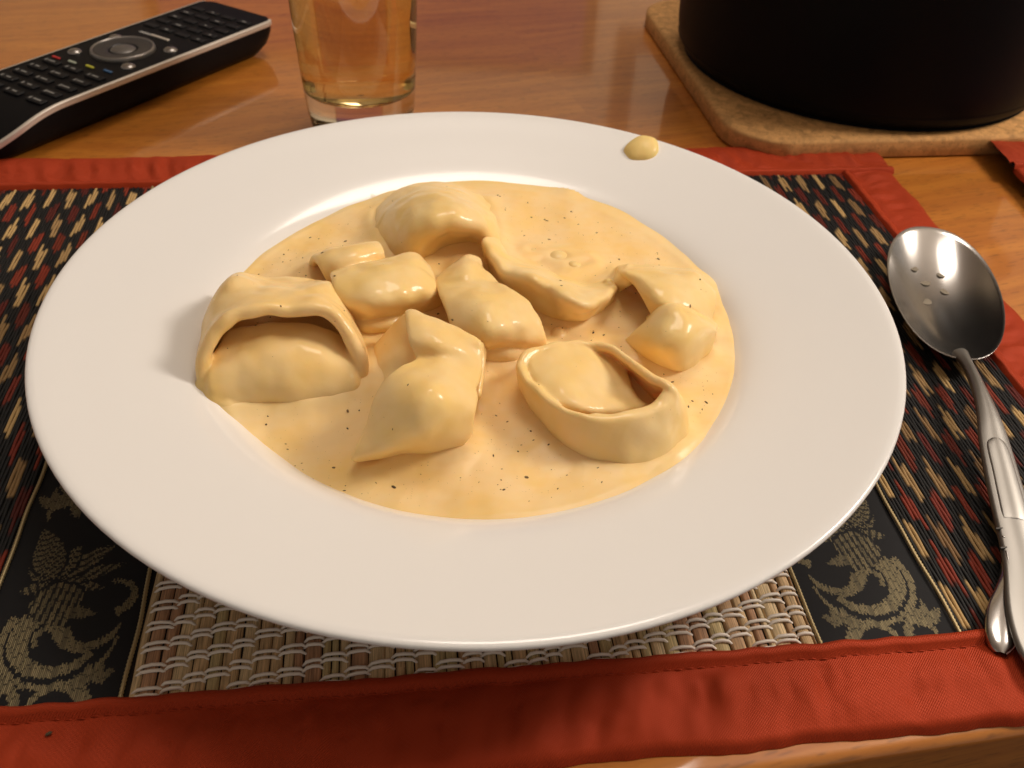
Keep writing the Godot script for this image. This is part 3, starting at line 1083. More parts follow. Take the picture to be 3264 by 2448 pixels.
	sheet(f, 0.13, [[V(0.41, 3, -6.07), V(0.79, 3.1, -4.64), V(1.46, 3.15, -3.61), V(2, 3.2, -3.26), V(2.72, 3.2, -2.84), V(3.42, 3.25, -2.3), V(4.15, 3.25, -2.05), V(4.66, 3.2, -2.39), V(5.15, 3.1, -3.05)],
		[V(0.27, 3.6, -4.82), V(0.77, 3.85, -3.05), V(1.33, 3.9, -2.2), V(1.98, 4.05, -1.72), V(2.63, 4, -1.37), V(3.3, 4.05, -.76), V(4, 3.95, -.62), V(4.59, 3.7, -1.26), V(5.09, 3.4, -2.22)],
		[V(0.1, 3.95, -3.79), V(0.69, 4.3, -1.78), V(1.28, 4.3, -1.1), V(1.97, 4.6, -.45), V(2.58, 4.4, -.25), V(3.21, 4.55, 0.56), V(3.89, 4.4, 0.62), V(4.48, 4.05, -.23), V(4.94, 3.85, -1.01)],
		[V(0.18, 3.5, -3.78), V(0.79, 3.8, -1.78), V(1.36, 3.8, -1.07), V(2.06, 3.95, -.48), V(2.68, 3.85, -.24), V(3.26, 3.9, 0.28), V(3.92, 3.8, 0.28), V(4.48, 3.5, -.54), V(4.86, 3.4, -1.21)],
		[V(0.31, 3.05, -3.5), V(0.9, 3.2, -1.75), V(1.52, 3.2, -1.06), V(2.18, 3.2, -.59), V(2.75, 3.2, -.24), V(3.32, 3.2, -.06), V(3.95, 3.15, -.24), V(4.44, 3.05, -.82), V(4.72, 3, -1.32)],
		[V(0.47, 2.5, -3.36), V(1.09, 2.55, -1.88), V(1.72, 2.55, -1.16), V(2.33, 2.55, -.74), V(2.87, 2.55, -.5), V(3.38, 2.55, -.43), V(3.97, 2.55, -.71), V(4.4, 2.55, -1.2), V(4.65, 2.6, -1.51)]])
	blob(f, V(2.01, 2.7, -4.52), 0.55)
	blob(f, V(3.03, 2.75, -4.2), 0.6)
	blob(f, V(4.08, 2.7, -3.87), 0.55)
	blob(f, V(3.64, 3.02, -3.58), 0.36)
	blob(f, V(3.3, 3.08, -3.11), 0.24)
	blob(f, V(4.84, 3.6, -1.91), 0.2)
	blob(f, V(4.9, 3.5, -1.19), 0.17)
	piece(f, "pasta piece with a long wavy lip facing front, right of the belt shaped one")
	f = field()
	sheet(f, 0.135, [[V(5.39, 3.2, -3.5), V(5.91, 3.5, -3.25), V(7.19, 3.4, -3.35), V(8.31, 3.2, -3.43), V(8.76, 2.9, -3.02)],
		[V(5.36, 4.25, -1.6), V(6.02, 4.35, -1.51), V(7.06, 4.25, -1.6), V(8.06, 4.05, -1.89), V(8.65, 3.6, -1.69)],
		[V(5.73, 4.3, -.96), V(6.21, 4.5, -.42), V(7.09, 4.4, -.5), V(7.91, 4.1, -.71), V(8.56, 3.5, -.89)],
		[V(5.99, 4.15, -.39), V(6.42, 4.3, 0.27), V(7.11, 4.2, 0.35), V(7.92, 3.8, 0.01), V(8.5, 3.1, -.35)],
		[V(6.37, 3.8, 0.22), V(6.76, 3.6, 0.25), V(7.35, 3.4, 0.07), V(8.11, 3.1, -.26), V(8.63, 2.7, -.46)]])
	sheet(f, 0.135, [[V(5.67, 3.8, -2.83), V(5.4, 3.3, -3.25), V(5.17, 2.7, -3.64)],
		[V(5.44, 4.15, -1.82), V(5.18, 3.6, -2.09), V(5.05, 2.9, -2.48)],
		[V(5.57, 4.1, -1.39), V(5.29, 3.5, -1.79), V(5.19, 2.8, -2.24)]])
	blob(f, V(6.26, 2.6, -.49), 0.5)
	piece(f, "pasta piece arching like a small tent at the far right back of the sauce")
	f = field()
	sheet(f, 0.13, [[V(6.32, 2.9, -.72), V(7.09, 3.5, -.82), V(8.3, 3, -.97), V(8.73, 2.8, -.71)],
		[V(6.1, 3.9, 0.76), V(6.77, 4.55, 0.8), V(7.59, 4.35, 1.13), V(8.38, 3.75, 0.88)],
		[V(5.62, 3.6, 1.15), V(6.52, 4.45, 1.82), V(7.42, 4.3, 1.91), V(8.37, 3.5, 0.93)],
		[V(5.39, 3, 0.95), V(6.31, 4, 2.32), V(7.3, 3.85, 2.25), V(8.32, 3, 1.03)],
		[V(5.75, 2.6, 1.18), V(6.6, 3.15, 2.19), V(7.27, 3.1, 2.26), V(7.99, 2.6, 1.34)],
		[V(6.52, 2.4, 1.67), V(7.05, 2.4, 2.06), V(7.6, 2.4, 1.77), V(7.88, 2.4, 1.49)]])
	blob(f, V(6.99, 3.3, 1.25), 0.5)
	blob(f, V(7.5, 3.2, 1.22), 0.45)
	piece(f, "pointed pasta wedge with glossy ridge, at the right before the tent shaped piece")
	f = field()
	sheet(f, 0.145, [[V(1.66, 4.1, 3.89), V(1.87, 4.2, 3.34), V(2.58, 4.15, 2.83), V(3.52, 4, 2.42), V(4.43, 4.1, 2.6), V(5.12, 4.3, 3.4), V(5.7, 4.5, 4.49), V(6.21, 4.65, 5.12), V(6.34, 4.35, 5.33), V(5.77, 4.3, 5.9), V(4.87, 4.25, 6.26), V(3.89, 4.25, 6.35), V(3.03, 4.2, 5.93), V(2.34, 4.15, 5.14), V(1.88, 4.1, 4.5), V(1.66, 4.1, 3.89)],
		[V(1.8, 3.45, 3.97), V(2.04, 3.5, 2.9), V(2.66, 3.4, 2.23), V(3.59, 3.3, 1.81), V(4.6, 3.4, 2.11), V(5.4, 3.5, 2.91), V(6.07, 3.6, 3.94), V(6.72, 3.6, 4.45), V(6.75, 3.5, 5.34), V(6.07, 3.5, 6.16), V(5.01, 3.5, 6.6), V(3.96, 3.5, 6.57), V(3.08, 3.5, 6.13), V(2.44, 3.5, 5.27), V(2.06, 3.5, 4.69), V(1.8, 3.45, 3.97)],
		[V(2.22, 2.6, 3.89), V(2.36, 2.6, 2.53), V(2.84, 2.6, 2.12), V(3.65, 2.6, 1.93), V(4.77, 2.6, 2.1), V(5.6, 2.6, 2.77), V(6.38, 2.6, 3.77), V(7.08, 2.6, 4.4), V(6.99, 2.6, 5.59), V(6.31, 2.6, 6.55), V(5.09, 2.6, 6.95), V(4.04, 2.6, 6.7), V(3.22, 2.6, 6.1), V(2.71, 2.6, 5.19), V(2.38, 2.6, 4.52), V(2.22, 2.6, 3.89)]])
	sheet(f, 0.2, [[V(2.06, 4, 3.2), V(2.82, 4.02, 2.82), V(3.77, 3.8, 2.47), V(4.48, 3.6, 2.59), V(5.02, 3.45, 2.97)],
		[V(2.07, 4.02, 3.88), V(2.81, 4.12, 3.95), V(3.69, 3.97, 3.7), V(4.42, 3.68, 3.65), V(5.12, 3.45, 3.79)],
		[V(2.3, 3.98, 4.5), V(3.1, 4.05, 4.86), V(3.82, 3.85, 4.69), V(4.54, 3.62, 4.55), V(5.25, 3.5, 4.41)],
		[V(2.81, 3.98, 5.26), V(3.52, 4, 5.57), V(4.26, 3.75, 5.37), V(4.93, 3.68, 5.24), V(5.62, 3.55, 4.92)]])
	sheet(f, 0.215, [[V(3.97, 4.18, 6.29), V(4.46, 4.2, 6.26), V(4.95, 4.22, 6.14), V(5.48, 4.22, 5.9), V(5.89, 4.26, 5.64), V(6.19, 4.4, 5.31)]])
	blob(f, V(2.71, 3.3, 3.33), 0.5)
	blob(f, V(3.4, 3.3, 3.51), 0.55)
	blob(f, V(3.34, 2.62, 6.07), 0.42)
	blob(f, V(4.19, 2.62, 6.51), 0.45)
	blob(f, V(5.18, 2.6, 6.66), 0.45)
	blob(f, V(6.14, 2.6, 6.32), 0.45)
	blob(f, V(6.77, 2.6, 5.39), 0.4)
	piece(f, "bowl shaped pasta piece filled with sauce, at the front right of the plate")
	f = field()
	sheet(f, 0.15, [[V(-2.05, 4.85, 2.3), V(-1.82, 4.9, 2.37), V(-1.56, 4.85, 2.46)],
		[V(-1.89, 5, 3.11), V(-1.24, 5.05, 3.3), V(0.12, 4.7, 3.36)],
		[V(-1.73, 4.95, 3.86), V(-.88, 4.95, 4.02), V(0.29, 4.5, 3.67)],
		[V(-1.48, 4.55, 4.27), V(-.71, 4.65, 4.4), V(0.33, 4.3, 4.24)],
		[V(-1.92, 4.75, 5.07), V(-.75, 4.85, 5.47), V(0.29, 4.2, 4.8)],
		[V(-2.32, 4.6, 5.53), V(-.92, 5.05, 6.45), V(0.23, 4.2, 5.57)],
		[V(-2.6, 4.2, 6.09), V(-1.15, 4.8, 6.89), V(0.23, 4, 6.19)],
		[V(-2.82, 3.5, 6.49), V(-1.35, 4.2, 7.11), V(0.07, 3.4, 6.44)],
		[V(-3.05, 3.2, 7.09), V(-1.59, 3.5, 7.04), V(-.2, 2.9, 6.43)],
		[V(-3.16, 3, 7.16), V(-1.8, 2.9, 6.69), V(-.42, 2.5, 6.27)]])
	sheet(f, 0.17, [[V(-2.12, 4.4, 1.79), V(-1.99, 4.1, 2.24), V(-1.77, 3.7, 2.88), V(-1.84, 3.3, 3.37)],
		[V(-2.61, 3.8, 1.71), V(-2.59, 3.6, 2.32), V(-2.5, 3.3, 3.13), V(-2.42, 3.2, 3.77)],
		[V(-3.2, 3.1, 1.99), V(-3.24, 2.9, 2.7), V(-3.15, 2.8, 3.54), V(-2.94, 2.9, 4.16)],
		[V(-3.52, 2.5, 2.24), V(-3.53, 2.5, 3.23), V(-3.46, 2.5, 3.93), V(-3.17, 2.5, 4.36)]])
	sheet(f, 0.13, [[V(0.32, 4.3, 3.06), V(0.41, 4, 3.75), V(0.34, 3.7, 4.78)],
		[V(0.35, 3.6, 2.34), V(0.4, 3.3, 3.15), V(0.32, 3, 4.21)]])
	blob(f, V(-1.05, 3.9, 5.43), 0.65)
	blob(f, V(-1.45, 3.2, 5.87), 0.55)
	blob(f, V(-.61, 3.1, 5.7), 0.5)
	blob(f, V(-2.91, 3.08, 6.94), 0.27)
	blob(f, V(-2.74, 3.2, 6.61), 0.33)
	piece(f, "twisted pasta piece with a pointed top and long tail at the front centre")

func sauce_level(x: float, z: float) -> float:
	var r := sqrt(x * x + z * z)
	var a := rad_to_deg(atan2(z, x))
	var h := 3.07 - z * 0.012 + x * 0.004
	var edge := smooth(5.0, 9.0, r)
	h -= 0.62 * exp(-pow((a - 122.0) / 25.0, 2.0)) * edge
	var b := a if a < 0 else a - 360.0
	h -= 0.16 * exp(-pow((b + 148.0) / 28.0, 2.0)) * edge
	h -= 0.24 * exp(-pow((a - 8.0) / 42.0, 2.0)) * edge
	h += 0.10 * exp(-pow((a + 80.0) / 35.0, 2.0)) * smooth(7.5, 9.5, r)
	h += 0.12 * exp(-(pow(x - 3.53, 2.0) + pow(z + 9.3, 2.0)) / 0.25)
	h += 0.22 * sqrt(maxf(0.0, 1.0 - (pow(x - 2.98, 2.0) + pow(z - 0.66, 2.0)) / 0.055))
	return h

func make_sauce() -> void:
	var n := 220
	var half := 10.2
	var step := 2.0 * half / (n - 1)
	var dist := PackedFloat32Array()
	dist.resize(n * n)
	dist.fill(99.0)
	for cloud in pasta_fields:
		for q in cloud:
			if absf(q.y - 0.0305) < 0.0012:
				var i := int((q.x * 100.0 + half) / step + 0.5)
				var j := int((q.z * 100.0 + half) / step + 0.5)
				if i > 0 and j > 0 and i < n - 1 and j < n - 1: dist[j * n + i] = 0.0
	for pass_ in 2:
		for jj in range(1, n - 1):
			var j := jj if pass_ == 0 else n - 1 - jj
			var s := -1 if pass_ == 0 else 1
			for ii in range(1, n - 1):
				var i := ii if pass_ == 0 else n - 1 - ii
				var at := j * n + i
				dist[at] = minf(dist[at], minf(minf(dist[at + s], dist[at + s * n]) + step, minf(dist[at + s * n - 1], dist[at + s * n + 1]) + step * 1.414))
	var wet := PackedFloat32Array()
	wet.resize(n * n)
	for i in n * n: wet[i] = 0.22 * exp(-dist[i] / 0.28)
	for k in 4:
		for stride in [1, n]:
			var e := wet.duplicate()
			for i in range(n, n * n - n): e[i] = (wet[i - stride] + 2.0 * wet[i] + wet[i + stride]) * 0.25
			wet = e
	var v := PackedVector3Array()
	var col := PackedColorArray()
	for j in n:
		for i in n:
			var x := -half + i * step
			var z := -half + j * step
			var r := sqrt(x * x + z * z)
			var y := sauce_level(x, z)
			var quiet := smooth(10.0, 8.6, r)
			y += (lump.get_noise_2d(x * 0.35, z * 0.35) * 0.07 + lump.get_noise_2d(x * 0.9 + 30.0, z * 0.9) * 0.018 + lump.get_noise_2d(x * 2.6, z * 2.6) * 0.006) * quiet + lump.get_noise_2d(x * 0.5, z * 0.5) * 0.02
			# the cream climbs a little where it wets the pasta and the china
			y += wet[j * n + i] + 0.05 * exp(-absf(r - 9.2) / 0.25)
			v.append(V(x, y, z))
			col.append(pasta_color(Vector3(x, y, z), 0.14 + lump.get_noise_2d(x * 1.2 + z * 0.3, z * 4.0) * 0.12))
	var idx := PackedInt32Array()
	for j in n - 1:
		for i in n - 1:
			var x := -half + (i + 0.5) * step
			var z := -half + (j + 0.5) * step
			if x * x + z * z > 101.0: continue
			var a := j * n + i
			idx.append_array(PackedInt32Array([a, a + 1, a + n, a + 1, a + n + 1, a + n]))
	var o := obj("cream_sauce", commit(v, idx, PackedVector3Array(), PackedVector2Array(), col), M.sauce)
	tag(o, "pool of pale yellow cream sauce filling the well of the white plate", "sauce")
	var rng := RandomNumberGenerator.new()
	rng.seed = 12
	for k in 3600:
		var i := rng.randi_range(4, n - 5)
		var j := rng.randi_range(4, n - 5)
		var q := v[j * n + i]
		if Vector2(q.x, q.z).length() < 0.088 and dist[j * n + i] > 0.15:
			fleck_spots.append([q, Vector3.UP])

func dollop(called: String, at: Vector3, rx: float, rz: float, h: float, turn: float, seed_: float) -> ArrayMesh:
	var v := PackedVector3Array()
	var col := PackedColorArray()
	var rings := 14
	var seg := 40
	for j in rings + 1:
		var t := float(j) / rings
		for i in seg:
			var a := TAU * i / seg
			var wob := 1.0 + lump.get_noise_2d(cos(a) * 0.8 + seed_, sin(a) * 0.8) * 0.07
			var p := Vector2(cos(a) * rx, sin(a) * rz).rotated(turn) * t * wob
			var y := h * pow(maxf(0.0, 1.0 - t * t), 0.55) * (1.0 + 0.10 * sin(a - turn + 0.8) * t)
			var w := Vector3(at.x + p.x, 0, at.z + p.y)
			w.y = plate_height(Vector2(w.x, w.z).length()) - 0.01 + y
			v.append(w * CM)
			col.append(Color(0.82, 0.60, 0.22))
	return grid(v, seg, rings + 1, true, PackedVector2Array(), col, true)

func make_drops_and_flecks() -> void:
	var a := obj("sauce_drop", dollop("sauce_drop", Vector3(6.75, 0, -11.75), 0.80, 0.74, 0.38, -0.5, 3.0), M.sauce)
	tag(a, "thick drop of yellow sauce on the back right rim of the plate", "sauce drop")
	var b := obj("sauce_drop", dollop("sauce_drop", Vector3(-5.0, 0, -8.4), 0.22, 0.17, 0.03, 0.3, 8.0), mat(Color(0.76, 0.69, 0.60), 0.2))
	tag(b, "tiny thin sauce splash on the back left rim of the plate", "sauce drop")
	fleck_spots.append([Vector3(-0.0992, 0.0036, 0.1489), Vector3.UP])
	var mm := MultiMesh.new()
	mm.transform_format = MultiMesh.TRANSFORM_3D
	mm.use_colors = true
	mm.mesh = sphere(Vector3.ZERO, 1.0, 6, 4)
	mm.instance_count = fleck_spots.size()
	var rng := RandomNumberGenerator.new()
	rng.seed = 4
	for i in fleck_spots.size():
		var p: Vector3 = fleck_spots[i][0]
		var nrm: Vector3 = fleck_spots[i][1]
		var s := 0.007 + 0.05 * pow(rng.randf(), 9.0)
		if i == fleck_spots.size() - 1: s = 0.07
		var side := nrm.cross(Vector3(rng.randf_range(-1, 1), rng.randf_range(-1, 1), rng.randf_range(-1, 1))).normalized()
		var bs := Basis(side * s * rng.randf_range(1.0, 2.0), nrm * s * 0.5, side.cross(nrm) * s * rng.randf_range(0.6, 1.0))
		mm.set_instance_transform(i, Transform3D(bs, p))
		mm.set_instance_color(i, Color(0.045, 0.033, 0.016).lerp(Color(0.34, 0.21, 0.08), pow(rng.randf(), 1.2) * 0.9 if s < 0.03 else 0.45 * rng.randf()))
	var o := MultiMeshInstance3D.new()
	o.name = "herb_flecks"
	o.multimesh = mm
	o.material_override = M.herb
	add_child(o)
	tag(o, "dark flecks of ground herbs strewn over the sauce and pasta", "herbs", "", "stuff")

# ---------------------------------------------------------------- things behind the plate
func make_trivet_and_pot() -> void:
	var t := thing("trivet", "thick rounded square cork trivet under the black pot", "trivet", Vector3(22.9, 0, -33.2))
	t.rotation_degrees.y = 9.0
	var half := 11.9
	var cr := 3.2
	var v := PackedVector3Array()
	var ring := []
	for q in 4:
		for k in 9:
			var a := PI / 2 * q + PI / 2 * k / 8.0
			var c := Vector2([1, -1, -1, 1][q], [1, 1, -1, -1][q]) * (half - cr)
			ring.append(c + Vector2(cos(a), sin(a)) * cr)
	var prof := [[0.0, 0.02], [0.0, 0.02], [0.97, 0.02], [1.0, 0.12], [1.0, 0.95], [0.985, 1.1], [0.965, 1.14], [0.96, 1.14], [0.0, 1.14]]
	for pr in prof:
		for p in ring: v.append(V(p.x * pr[0], pr[1], p.y * pr[0]))
	obj("cork_slab", grid(v, ring.size(), prof.size(), false, PackedVector2Array(), PackedColorArray(), true), M.cork, t)
	var p := thing("cooking_pot", "large black cooking pot standing on the cork trivet", "pot", Vector3(22.6, 1.15, -33.0))
	var body := curve2([Vector2(0, 0.0), Vector2(10.0, 0.0), Vector2(10.8, 0.12), Vector2(11.3, 0.6), Vector2(11.55, 1.5), Vector2(11.65, 3), Vector2(11.8, 8), Vector2(11.9, 14), Vector2(12.1, 14.4), Vector2(12.0, 14.7), Vector2(11.7, 14.5), Vector2(11.5, 8), Vector2(11.3, 2), Vector2(10.4, 0.6), Vector2(0, 0.5)], 4)
	obj("pot_body", lathe(body, 96), M.black_enamel, p)
	for s in [-1, 1]:
		obj("handle", tube(curve3([V(s * 11.8, 11.5, -3.2), V(s * 14.3, 11.8, -2.6), V(s * 14.9, 11.9, 0), V(s * 14.3, 11.8, 2.6), V(s * 11.8, 11.5, 3.2)], 6), _same(25, 0.55), 10), M.black_enamel, p)

func _same(n: int, r: float) -> Array:
	var a := []
	for i in n: a.append(r)
	return a

func make_glass() -> void:
	var prof := [Vector2(0, 0.12), Vector2(1.6, 0.1), Vector2(2.2, 0.02), Vector2(2.55, 0.06), Vector2(2.78, 0.3), Vector2(2.9, 0.8), Vector2(3.0, 1.6), Vector2(3.1, 3.0), Vector2(3.25, 6.0), Vector2(3.42, 10.5), Vector2(3.45, 11.9), Vector2(3.39, 12.0), Vector2(3.34, 11.9), Vector2(3.31, 10.5), Vector2(3.14, 6.0), Vector2(3.0, 3.4), Vector2(2.94, 2.9), Vector2(2.76, 2.4), Vector2(2.2, 2.2), Vector2(0, 2.15)]
	var o := obj("drinking_glass", lathe(curve2(prof, 5), 96), M.glass)
	o.position = V(-7.75, 0.01, -21.9)
	var juice := [Vector2(0, 2.13), Vector2(2.2, 2.18), Vector2(2.78, 2.39), Vector2(2.96, 2.9), Vector2(3.02, 3.4), Vector2(3.16, 6.0), Vector2(3.27, 9.0), Vector2(3.29, 9.9), Vector2(3.2, 9.84), Vector2(0, 9.8)]
	obj("drink", lathe(curve2(juice, 5), 96), M.juice, o)
	tag(o, "clear heavy based drinking glass of pale amber drink behind the plate, beside the remote control", "glass")

# ---------------------------------------------------------------- remote control
func remote_top(s: float) -> float:
	var k := maxf(0.0, s - 15.6) / 5.9
	return 2.2 - 2.0 * k * k

func remote_half(s: float) -> float:
	var w := 3.05
	if s < 0.7: w -= 0.7 - sqrt(maxf(0.0, 0.49 - pow(0.7 - s, 2.0)))
	if s > 18.0: w *= sqrt(maxf(0.02, 1.0 - pow((s - 18.0) / 3.4, 2.0)))
	return w

func make_remote() -> void:
	# s runs from the far tip to the near end, w from the right edge to the left
	var t := thing("remote_control", "black remote control with silver edge and round silver pad, left of the glass", "remote control", Vector3(-14.75, 0, -31.9))
	t.basis = Basis(Vector3(-0.866, 0, -0.5), Vector3.UP, Vector3(-0.5, 0, 0.866)).orthonormalized()
	var v := PackedVector3Array()
	var seg := 60
	var ring := 0
	for i in seg + 1:
		var s := 21.3 * i / seg
		var h := remote_top(s)
		var w := remote_half(s)
		var lift := 1.0 * pow(maxf(0.0, 1.0 - s / 1.6), 2.0)
		var low := minf(h - 0.25, 0.06 + lift)
		low = maxf(low, 0.02)
		var sec := [[-1.0, h - 0.30], [-1.0, h - 0.02], [-0.985, h], [0.985, h], [1.0, h - 0.02], [1.0, h - 0.30], [0.97, lerpf(low, h, 0.55)], [0.88, lerpf(low, h, 0.22)], [0.72, low], [-0.72, low], [-0.88, lerpf(low, h, 0.22)], [-0.97, lerpf(low, h, 0.55)]]
		ring = sec.size()
		for q in sec: v.append(V(3.05 + q[0] * w, q[1], s))
	var body := grid(v, ring, seg + 1, false, PackedVector2Array(), PackedColorArray(), true)
	# close the far tip
	var st := SurfaceTool.new()
	st.begin(Mesh.PRIMITIVE_TRIANGLES)
	st.append_from(body, 0, Transform3D.IDENTITY)
	var capm := rbox(V(3.05, 1.45, 0.12), Vector3(4.5, 1.2, 0.3), 0.12)
	st.append_from(capm, 0, Transform3D.IDENTITY)
	obj("casing", st.commit(), M.plastic, t)
	# silver band along both long edges and round the near end
	for side in [0, 1]:
		var b := PackedVector3Array()
		for i in seg + 1:
			var s := 0.25 + 21.0 * i / seg
			var h := remote_top(s)
			var w := remote_half(s)
			var e := 3.05 + (-w if side == 0 else w)
			var o := -1.0 if side == 0 else 1.0
			for q in [[-0.10, 0.03], [0.035, 0.025], [0.06, -0.03], [0.06, -0.26], [0.02, -0.30], [-0.06, -0.30]]:
				b.append(V(e + o * q[0], h + q[1], s))
		obj("silver_band", grid(b, 6, seg + 1, side == 0), M.silver, t)
	var pad := thing_part("navigation_pad", lathe(curve2([Vector2(0.82, 0.0), Vector2(0.86, 0.10), Vector2(1.2, 0.14), Vector2(1.5, 0.17), Vector2(1.68, 0.14), Vector2(1.75, 0.02)], 4), 48), mat(Color(0.05, 0.048, 0.05), 0.35, 0.5), t, Vector3(3.2, 2.2, 9.2))
	obj("pad_ring", lathe(curve2([Vector2(1.62, 0.05), Vector2(1.66, 0.2), Vector2(1.74, 0.22), Vector2(1.80, 0.14), Vector2(1.82, 0.0)], 4), 48), mat(Color(0.30, 0.28, 0.26), 0.34, 0.8), pad)
	obj("ok_button", sphere(V(0, 0.05, 0) * 100.0, 0.74, 24, 8, 0.22), mat(Color(0.17, 0.16, 0.15), 0.4, 0.6), pad)
	for q in [[5.15, 11.0], [1.05, 10.66], [1.1, 7.56], [5.1, 8.15]]:
		thing_part("silver_button", sphere(Vector3.ZERO, 0.42, 20, 8, 0.45), mat(Color(0.36, 0.34, 0.32), 0.25, 0.9), t, Vector3(q[0], 2.2, q[1]))
	# key pad: three columns of rubber keys with small pale prints
	var rng := RandomNumberGenerator.new()
	rng.seed = 8
	for r in 5:
		for c in 3:
			var s := 12.75 + r * 0.92
			var w: float = [1.25, 3.1, 4.85][c]
			var y := remote_top(s)
			var k := thing_part("key", rbox(V(0, 0.05, 0), Vector3(1.25, 0.12, 0.52), 0.05), M.plastic_key, t, Vector3(w, y, s))
			obj("print", rbox(V(rng.randf_range(-0.12, 0.05), 0.113, 0.0), Vector3(rng.randf_range(0.32, 0.6), 0.008, 0.10), 0.002), M.print, k)
			obj("print", rbox(V(0.42, 0.113, 0.02), Vector3(0.12, 0.008, 0.2), 0.002), M.print, k)
	for q in [[5.2, 12.2, "red_dot"], [3.95, 12.1, "green_dot"], [2.65, 11.95, "yellow_dot"], [1.35, 11.8, "blue_dot"]]:
		thing_part("colour_key", rbox(V(0, 0.04, 0), Vector3(0.62, 0.1, 0.16), 0.03), M[q[2]], t, Vector3(q[0], 2.2, q[1]))
	for r in 5:
		for c in 4:
			var s := 1.7 + r * 0.95
			var k := thing_part("key", rbox(V(0, 0.04, 0), Vector3(0.95, 0.1, 0.45), 0.04), M.plastic_key, t, Vector3(1.0 + c * 1.35, 2.2, s))
			if (r * 3 + c * 2) % 4 < 2:
				obj("print", rbox(V(0, 0.093, 0), Vector3(rng.randf_range(0.15, 0.5), 0.008, 0.09), 0.002), M.print, k)
	obj("print", rbox(V(4.2, 2.215, 6.55), Vector3(1.3, 0.01, 0.22), 0.003), M.print, t)
	thing_part("silver_bar", rbox(V(0, 0.04, 0), Vector3(1.5, 0.1, 0.2), 0.03), M.silver, t, Vector3(3.05, 2.2, 6.6))

func thing_part(called: String, m: Mesh, material: Material, parent: Node3D, at: Vector3) -> MeshInstance3D:
	var o := obj(called, m, material, parent)
	o.position = at * CM
	return o

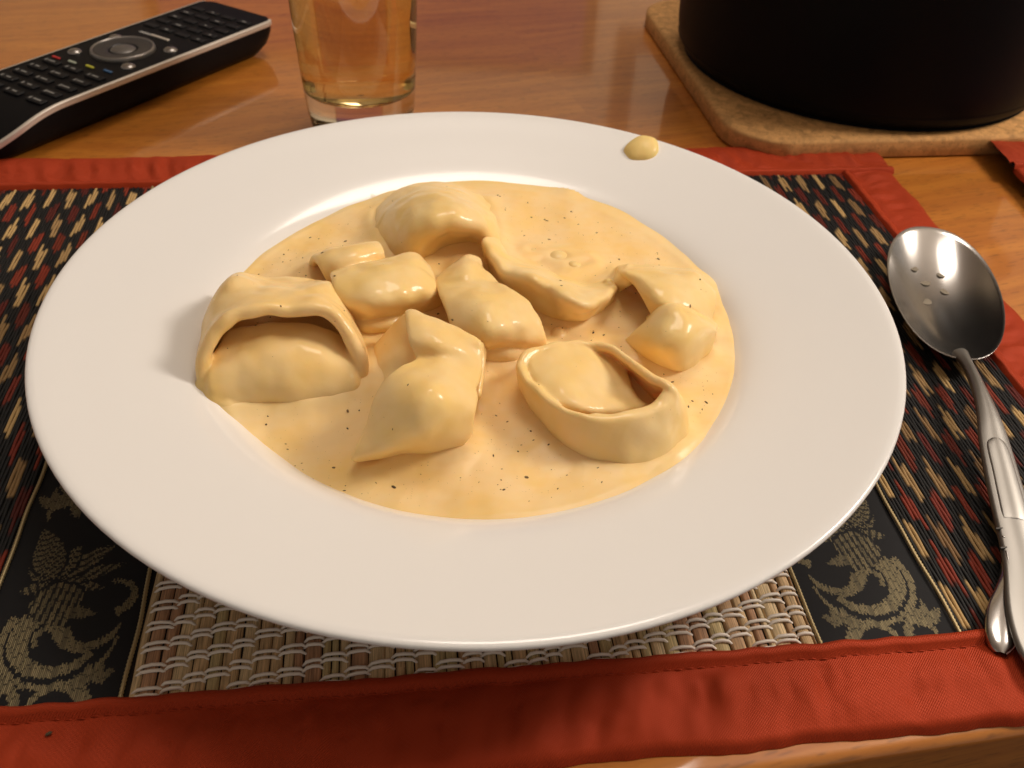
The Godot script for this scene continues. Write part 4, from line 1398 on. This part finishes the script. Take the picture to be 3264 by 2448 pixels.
# ---------------------------------------------------------------- cutlery
func make_cutlery() -> void:
	var t := thing("spoon", "steel tablespoon with patterned handle lying right of the plate", "spoon")
	# bowl: an egg-shaped dish from its tip to the neck
	var tip := Vector3(20.35, 1.62, -10.75)
	var neck := Vector3(18.82, 1.18, -1.55)
	var ax := neck - tip
	var side := Vector3(0.982, 0.02, 0.178)
	var v := PackedVector3Array()
	var nr := 20
	var seg := 56
	var layers := []
	for layer in 2:
		var top := layer == 0
		for j in nr + 1:
			var q := float(j) / nr if top else 1.0 - float(j) / nr
			for i in seg:
				var a := TAU * i / seg
				var l := 0.46 + 0.54 * 0.86 * cos(a) * q - 0.0
				l = 0.5 + 0.5 * cos(a) * q
				var wide := 2.28 * signf(sin(a)) * pow(absf(sin(a)), 0.86) * q * (1.0 - 0.03 * cos(a) * q)
				var deep := 1.05 * (1.0 - pow(q, 2.2))
				var p := tip + ax * l + side * wide
				p.y -= deep + (0.0 if top else 0.11)
				if not top and j == 0: p.y += 0.03
				v.append(p * CM)
	obj("spoon_bowl", grid(v, seg, 2 * nr + 2, false, PackedVector2Array(), PackedColorArray(), true), M.steel, t)
	# thin flat grey-brown spots on the inside of the bowl
	var spot := mat(Color(0.26, 0.225, 0.17), 0.45, 0.4)
	for q in [[0.33, -0.3, 0.26], [0.27, 0.42, 0.20], [0.38, 0.52, 0.24], [0.47, -0.4, 0.26], [0.26, -0.75, 0.2]]:
		var l: float = q[0]
		var cc := (l - 0.5) * 2.0
		var aa := atan2(q[1] / 2.28, cc)
		var qq := sqrt(cc * cc + q[1] * q[1] / 5.2)
		var at2: Vector3 = tip + ax * l + side * float(q[1])
		at2.y -= 1.05 * (1.0 - pow(qq, 2.2)) - 0.004
		obj("bowl_spot", sphere(at2, q[2] * 1.0, 14, 5, 0.03), spot, t)
	# handle: (x, height, z, width)
	var hp := [[18.86, 1.12, -1.9, 0.62], [18.82, 1.22, -1.2, 0.42], [18.72, 1.32, -0.2, 0.44], [18.58, 1.38, 0.9, 0.56], [18.42, 1.36, 2.1, 0.80], [18.22, 1.28, 3.2, 1.02], [17.98, 1.18, 4.6, 1.14], [17.72, 1.08, 6.2, 1.22], [17.40, 0.98, 8.2, 1.32], [17.05, 0.86, 10.2, 1.78], [16.85, 0.78, 11.5, 1.6], [16.75, 0.74, 12.2, 0.8]]
	obj("spoon_handle", strip(hp, 0.2, 0.16), M.steel_worn, t)
	# raised frame and beaded lines of the pattern on the lower handle
	var fr := [[18.18, 1.42, 3.3, 0.4], [18.13, 1.40, 3.6, 0.70], [17.95, 1.31, 4.8, 0.78], [17.70, 1.21, 6.3, 0.84], [17.62, 1.17, 6.75, 0.84]]
	obj("raised_panel", strip(fr, 0.12, 0.10), M.steel_worn, t)
	for z in [7.0, 7.75]:
		obj("cross_line", tube([V(17.62 - (z - 7.0) * 0.17 - 0.74, 1.14 - (z - 7.0) * 0.05, z + 0.1), V(17.58 - (z - 7.0) * 0.17, 1.165 - (z - 7.0) * 0.05, z), V(17.62 - (z - 7.0) * 0.17 + 0.70, 1.14 - (z - 7.0) * 0.05, z - 0.1)], [0.05, 0.05, 0.05], 6), M.steel_dark, t)
	for k in 8:
		obj("bead", sphere(Vector3(17.0 + k * 0.165, 1.135, 7.42 - k * 0.012), 0.055, 8, 5), M.steel, t)
	for s in [-1, 1]:
		obj("panel_edge", tube([V(17.45 + s * 0.55, 1.10, 7.95), V(17.2 + s * 0.6, 1.0, 9.4), V(17.0 + s * 0.6, 0.93, 10.6)], [0.05, 0.05, 0.05], 6), M.steel, t)
	for k in 4:
		obj("scroll", tube(curve3([V(17.15 - k * 0.14, 1.09 - k * 0.03, 8.2 + k * 0.65), V(17.45 - k * 0.14, 1.10 - k * 0.03, 8.3 + k * 0.65), V(17.55 - k * 0.14, 1.08 - k * 0.03, 8.6 + k * 0.65), V(17.25 - k * 0.14, 1.07 - k * 0.03, 8.65 + k * 0.65)], 5), _same(16, 0.05), 6), M.steel_dark, t)
	var k2 := obj("cutlery_handle", strip([[15.72, 0.42, 11.2, 0.36], [15.80, 0.50, 10.95, 0.72], [16.0, 0.55, 10.5, 0.94], [16.28, 0.58, 9.85, 0.92], [16.62, 0.60, 9.1, 0.58], [16.9, 0.62, 8.4, 0.32], [17.4, 0.64, 7.2, 0.26], [18.2, 0.64, 5.2, 0.26]], 0.22, 0.12), M.steel)
	tag(k2, "drop shaped steel handle end poking out from under the spoon handle", "cutlery")

# flat bar through (x, height, z, width) with rounded edges and a crowned face
func strip(stations: Array, thick: float, crown: float) -> ArrayMesh:
	var pts := []
	var wid := []
	for s in stations:
		pts.append(V(s[0], s[1], s[2]))
		wid.append(Vector2(s[3], 0))
	var p := curve3(pts, 6)
	var w := curve2(wid, 6)
	var v := PackedVector3Array()
	for k in p.size():
		var d: Vector3 = (p[mini(k + 1, p.size() - 1)] - p[maxi(k - 1, 0)]).normalized()
		var s := d.cross(Vector3.UP).normalized()
		var u := s.cross(d).normalized()
		var h: float = w[k].x * 0.5
		for q in [[-1.0, 0.0], [-0.97, 0.35], [-0.85, 0.5], [-0.4, 0.5], [0.0, 0.5], [0.4, 0.5], [0.85, 0.5], [0.97, 0.35], [1.0, 0.0], [0.95, -0.4], [0.8, -0.5], [-0.8, -0.5], [-0.95, -0.4]]:
			var lift: float = crown * (1.0 - q[0] * q[0]) if q[1] > 0 else 0.0
			v.append(p[k] + (s * (h * q[0]) + u * (q[1] * thick + lift)) * CM)
	return grid(v, 13, p.size(), true, PackedVector2Array(), PackedColorArray(), true)
